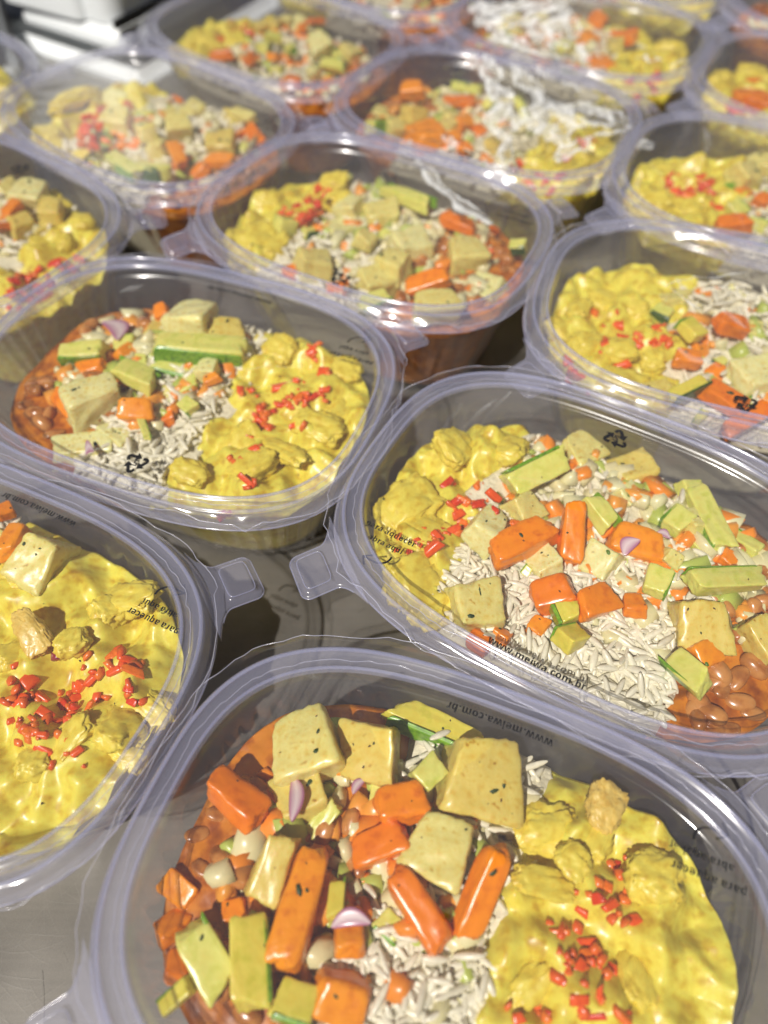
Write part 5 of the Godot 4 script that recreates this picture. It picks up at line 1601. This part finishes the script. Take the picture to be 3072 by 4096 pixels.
	serve("R2", [
		["carrot",188,-344,7.5,5.4,23.1,10,8,0,"carrot stick near curry, recycling mark side, second right-edge tray"],
		["carrot",215,-372,11,47.1,9.2,8.2,5.8,0,"carrot piece mid-tray, centre, second right-edge tray"],
		["carrot",209,-383,15.5,-57,10.7,9.6,6.8,0,"carrot piece near curry, centre, second right-edge tray"],
		["potato",212,-395,7.5,20,17.4,17.4,14.8,0,"middle-sized potato cube near curry, web address side, second right-edge tray"],
		["potato",225,-409,11,59.3,15.2,15.2,12.9,0,"smallest potato cube near curry, web address side, second right-edge tray"],
		["potato",223,-414,15.5,-3.9,21.6,21.6,18.3,0,"largest potato cube near curry, web address side, second right-edge tray"],
		["potato",207,-376,15.5,47.3,10.6,10.6,9,0,"potato cube near curry, centre, second right-edge tray"],
		["zucchini",198,-362,11,-53.1,11.6,10.4,7.8,0,"zucchini piece near curry, centre, second right-edge tray"],
		["zucchini",208,-353,15.5,-26,11.6,10.4,7.8,0,"zucchini piece mid-tray, centre, second right-edge tray"],
		["zucchini",202,-392,15.5,6.9,6.8,6.1,4.6,0,"zucchini piece near curry, web address side, second right-edge tray"],
		["chicken",157,-375,11,8.3,17.1,13.7,9.6,0,"larger curried chicken chunk at curry end, recycling mark side, second right-edge tray"],
		["chicken",144,-364,11,52.8,15.5,12.4,8.7,0,"smaller curried chicken chunk at curry end, recycling mark side, second right-edge tray"],
		["chicken",173,-371,11,-22.1,17,13.6,9.5,0,"curried chicken chunk at curry end, centre, second right-edge tray"],
		["chicken",166,-409,15.5,-31.4,15.3,12.2,8.6,0,"curried chicken chunk at curry end, web address side, second right-edge tray"],
		["chicken",227,-415,11,16.1,17.1,13.7,9.6,0,"curried chicken chunk near curry, web address side, second right-edge tray"],
		["pepper",173,-390,7.5,-40.5,7.3,5.9,3.5,0],
		["pepper",186,-388,7.5,49.5,7.3,5.8,3.5,0],
		["pepper",175,-376,7.5,-32.1,7.8,6.3,3.8,0],
		["pepper",156,-374,7.5,-59.6,5.9,4.7,2.8,0],
		["pepper",192,-373,7.5,15.2,8.5,6.8,4.1,0],
		["pepper",169,-395,7.5,-32.8,6.7,5.4,3.2,0],
		["pepper",190,-391,7.5,49.7,8,6.4,3.8,0],
		["pepper",185,-395,7.5,-47.4,6.7,5.4,3.2,0],
		["pepper",172,-381,7.5,0.1,6.6,5.3,3.2,0],
		["pepper",180,-390,7.5,12,6.7,5.3,3.2,0],
		["pepper",174,-400,7.5,-0.4,6.1,4.9,2.9,0],
		["pepper",190,-383,7.5,-52.7,5.9,4.8,2.9,0],
	])
	serve("L", [
		["potato",-200,-373,7.5,-10,18.9,18.9,16.1,0,"potato cube mid-tray, recycling mark side, tray at left edge"],
		["potato",-184,-359,7.5,2.3,13.3,13.3,11.3,0,"smallest potato cube near curry, recycling mark side, tray at left edge"],
		["potato",-200,-350,11,-44.4,15,15,12.8,0,"largest potato cube near curry, recycling mark side, tray at left edge"],
		["potato",-190,-355,15.5,-54.7,14.1,14.1,12,0,"middle-sized potato cube near curry, recycling mark side, tray at left edge"],
		["potato",-221,-391,15.5,48.8,13.6,13.6,11.5,0,"potato cube near beans, recycling mark side, tray at left edge"],
		["carrot",-206,-357,7.5,-28.8,10.4,15,7.3,0,"carrot piece mid-tray, recycling mark side, tray at left edge"],
		["carrot",-208,-346,11,-51.5,6.9,19.5,4.8,0,"carrot piece near curry, recycling mark side, tray at left edge"],
		["chicken",-183,-372,15.5,-58.5,14.5,11.6,8.1,0,"larger curried chicken chunk near curry, recycling mark side, tray at left edge"],
		["chicken",-194,-380,15.5,43.7,13.5,10.8,7.6,0,"curried chicken chunk mid-tray, recycling mark side, tray at left edge"],
		["chicken",-168,-353,15.5,42.8,12.9,10.3,7.2,0,"smaller curried chicken chunk at curry end, recycling mark side, tray at left edge"],
		["chicken",-177,-338,15.5,29.3,13.7,11,7.7,0,"larger curried chicken chunk at curry end, recycling mark side, tray at left edge"],
		["chicken",-189,-340,15.5,35.1,12.6,10.1,7.1,0,"smaller curried chicken chunk near curry, recycling mark side, tray at left edge"],
		["pepper",-162,-321,7.5,-26.6,6.7,5.3,3.2,0],
		["pepper",-165,-314,7.5,9.9,6.6,5.3,3.2,0],
		["pepper",-171,-314,7.5,28.3,7.2,5.8,3.5,0],
		["pepper",-173,-303,7.5,-30,7.1,5.7,3.4,0],
		["pepper",-173,-296,7.5,27.8,7,5.6,3.4,0],
		["pepper",-188,-299,7.5,35.7,7.7,6.2,3.7,0],
		["pepper",-180,-304,7.5,2.6,7.8,6.2,3.7,0],
		["pepper",-181,-293,7.5,17.3,7.6,6.1,3.7,0],
		["pepper",-188,-291,7.5,-56.9,7.6,6.1,3.7,0],
		["pepper",-170,-322,7.5,-14.8,6.7,5.3,3.2,0],
		["pepper",-182,-314,7.5,-21.4,6.6,5.3,3.2,0],
		["pepper",-188,-309,7.5,-16.9,6.5,5.2,3.1,0],
		["pepper",-176,-320,7.5,51,6.6,5.3,3.2,0],
	])
	serve("K", [
		["carrot",175,-574,7.5,-31.2,21.9,12.5,10,0,"carrot stick near curry, web address side, most crinkled tray"],
		["carrot",163,-609,11,53,12.4,17,8.7,0,"smaller carrot piece mid-tray, web address side, most crinkled tray"],
		["carrot",150,-584,15.5,-52.9,18.9,17,11.9,0,"larger carrot piece mid-tray, web address side, most crinkled tray"],
		["carrot",156,-551,15.5,10.1,21.5,23.3,15,0,"carrot piece near curry, centre, most crinkled tray"],
		["carrot",102,-584,15.5,-36.2,13.7,12.3,8.6,0,"carrot piece near beans, centre, most crinkled tray"],
		["potato",167,-569,11,18.2,13.4,13.4,11.4,0,"potato cube near curry, web address side, most crinkled tray"],
		["potato",155,-610,15.5,56.9,23.3,23.3,19.8,0,"potato cube mid-tray, web address side, most crinkled tray"],
		["potato",128,-569,15.5,-42.8,18.5,18.5,15.8,0,"potato cube mid-tray, centre, most crinkled tray"],
		["potato",96.8,-604,11,-13.7,20.9,20.9,17.7,0,"potato cube at bean end, centre, most crinkled tray"],
		["potato",121,-624,15.5,-19,19.7,19.7,16.7,0,"potato cube at bean end, web address side, most crinkled tray"],
		["zucchini",129,-562,11,25.2,14.9,13.4,10.1,0,"zucchini piece mid-tray, centre, most crinkled tray"],
		["zucchini",175,-601,15.5,37.7,15.9,14.3,10.7,0,"zucchini piece near curry, web address side, most crinkled tray"],
		["zucchini",83.8,-576,11,-54.6,16.9,15.2,11.4,0,"zucchini piece at bean end, recycling mark side, most crinkled tray"],
		["chicken",207,-569,11,-35.1,20.1,16.1,11.3,0,"larger curried chicken chunk at curry end, web address side, most crinkled tray"],
		["chicken",187,-537,11,-15.3,17.8,14.2,9.9,0,"curried chicken chunk at curry end, centre, most crinkled tray"],
		["chicken",210,-559,15.5,55.3,18.3,14.7,10.3,0,"smaller curried chicken chunk at curry end, web address side, most crinkled tray"],
		["chicken",185,-594,15.5,31.4,19.4,15.5,10.9,0,"curried chicken chunk near curry, web address side, most crinkled tray"],
		["chicken",164,-537,15.5,15.2,14.6,11.7,8.2,0,"curried chicken chunk near curry, centre, most crinkled tray"],
		["pepper",189,-528,7.5,56,7.2,5.7,3.4,0],
		["pepper",184,-520,7.5,-12.5,7.1,5.7,3.4,0],
		["pepper",193,-535,7.5,36.2,7.2,5.8,3.5,0],
		["pepper",170,-497,11,-30.1,6.9,5.5,3.3,0],
		["pepper",175,-512,7.5,-28.7,7,5.6,3.4,0],
		["pepper",188,-518,7.5,49.9,6.3,5,3,0],
		["pepper",168,-515,7.5,38.2,6.3,5,3,0],
	])
	serve("R3", [
		["carrot",238,-491,11,14.9,13.8,12.4,8.7,0,"middle-sized carrot piece at curry end, centre, far right-edge tray"],
		["carrot",248,-485,11,-40.9,16.7,15,10.5,0,"largest carrot piece at curry end, centre, far right-edge tray"],
		["carrot",253,-513,15.5,-22.3,12.7,11.4,8,0,"smallest carrot piece at curry end, centre, far right-edge tray"],
		["chicken",235,-522,11,51,17.5,14,9.8,0,"larger curried chicken chunk at curry end, centre, far right-edge tray"],
		["chicken",259,-536,15.5,-5.4,18.1,14.5,10.1,0,"smaller curried chicken chunk at curry end, web address side, far right-edge tray"],
		["chicken",270,-536,15.5,-54.8,19.8,15.8,11.1,0,"larger curried chicken chunk at curry end, web address side, far right-edge tray"],
		["chicken",228,-513,15.5,-32,14.2,11.4,8,0,"smaller curried chicken chunk at curry end, centre, far right-edge tray"],
		["pepper",239,-489,7.5,10.8,7.6,6.1,3.6,0],
		["pepper",250,-505,7.5,43.4,7.7,6.2,3.7,0],
		["pepper",232,-477,7.5,-5.3,9,7.2,4.3,0],
		["pepper",248,-489,7.5,-30.3,7.6,6.1,3.6,0],
		["pepper",229,-480,7.5,35.3,7.5,6,3.6,0],
		["pepper",227,-489,7.5,-22.7,6.8,5.5,3.3,0],
	])
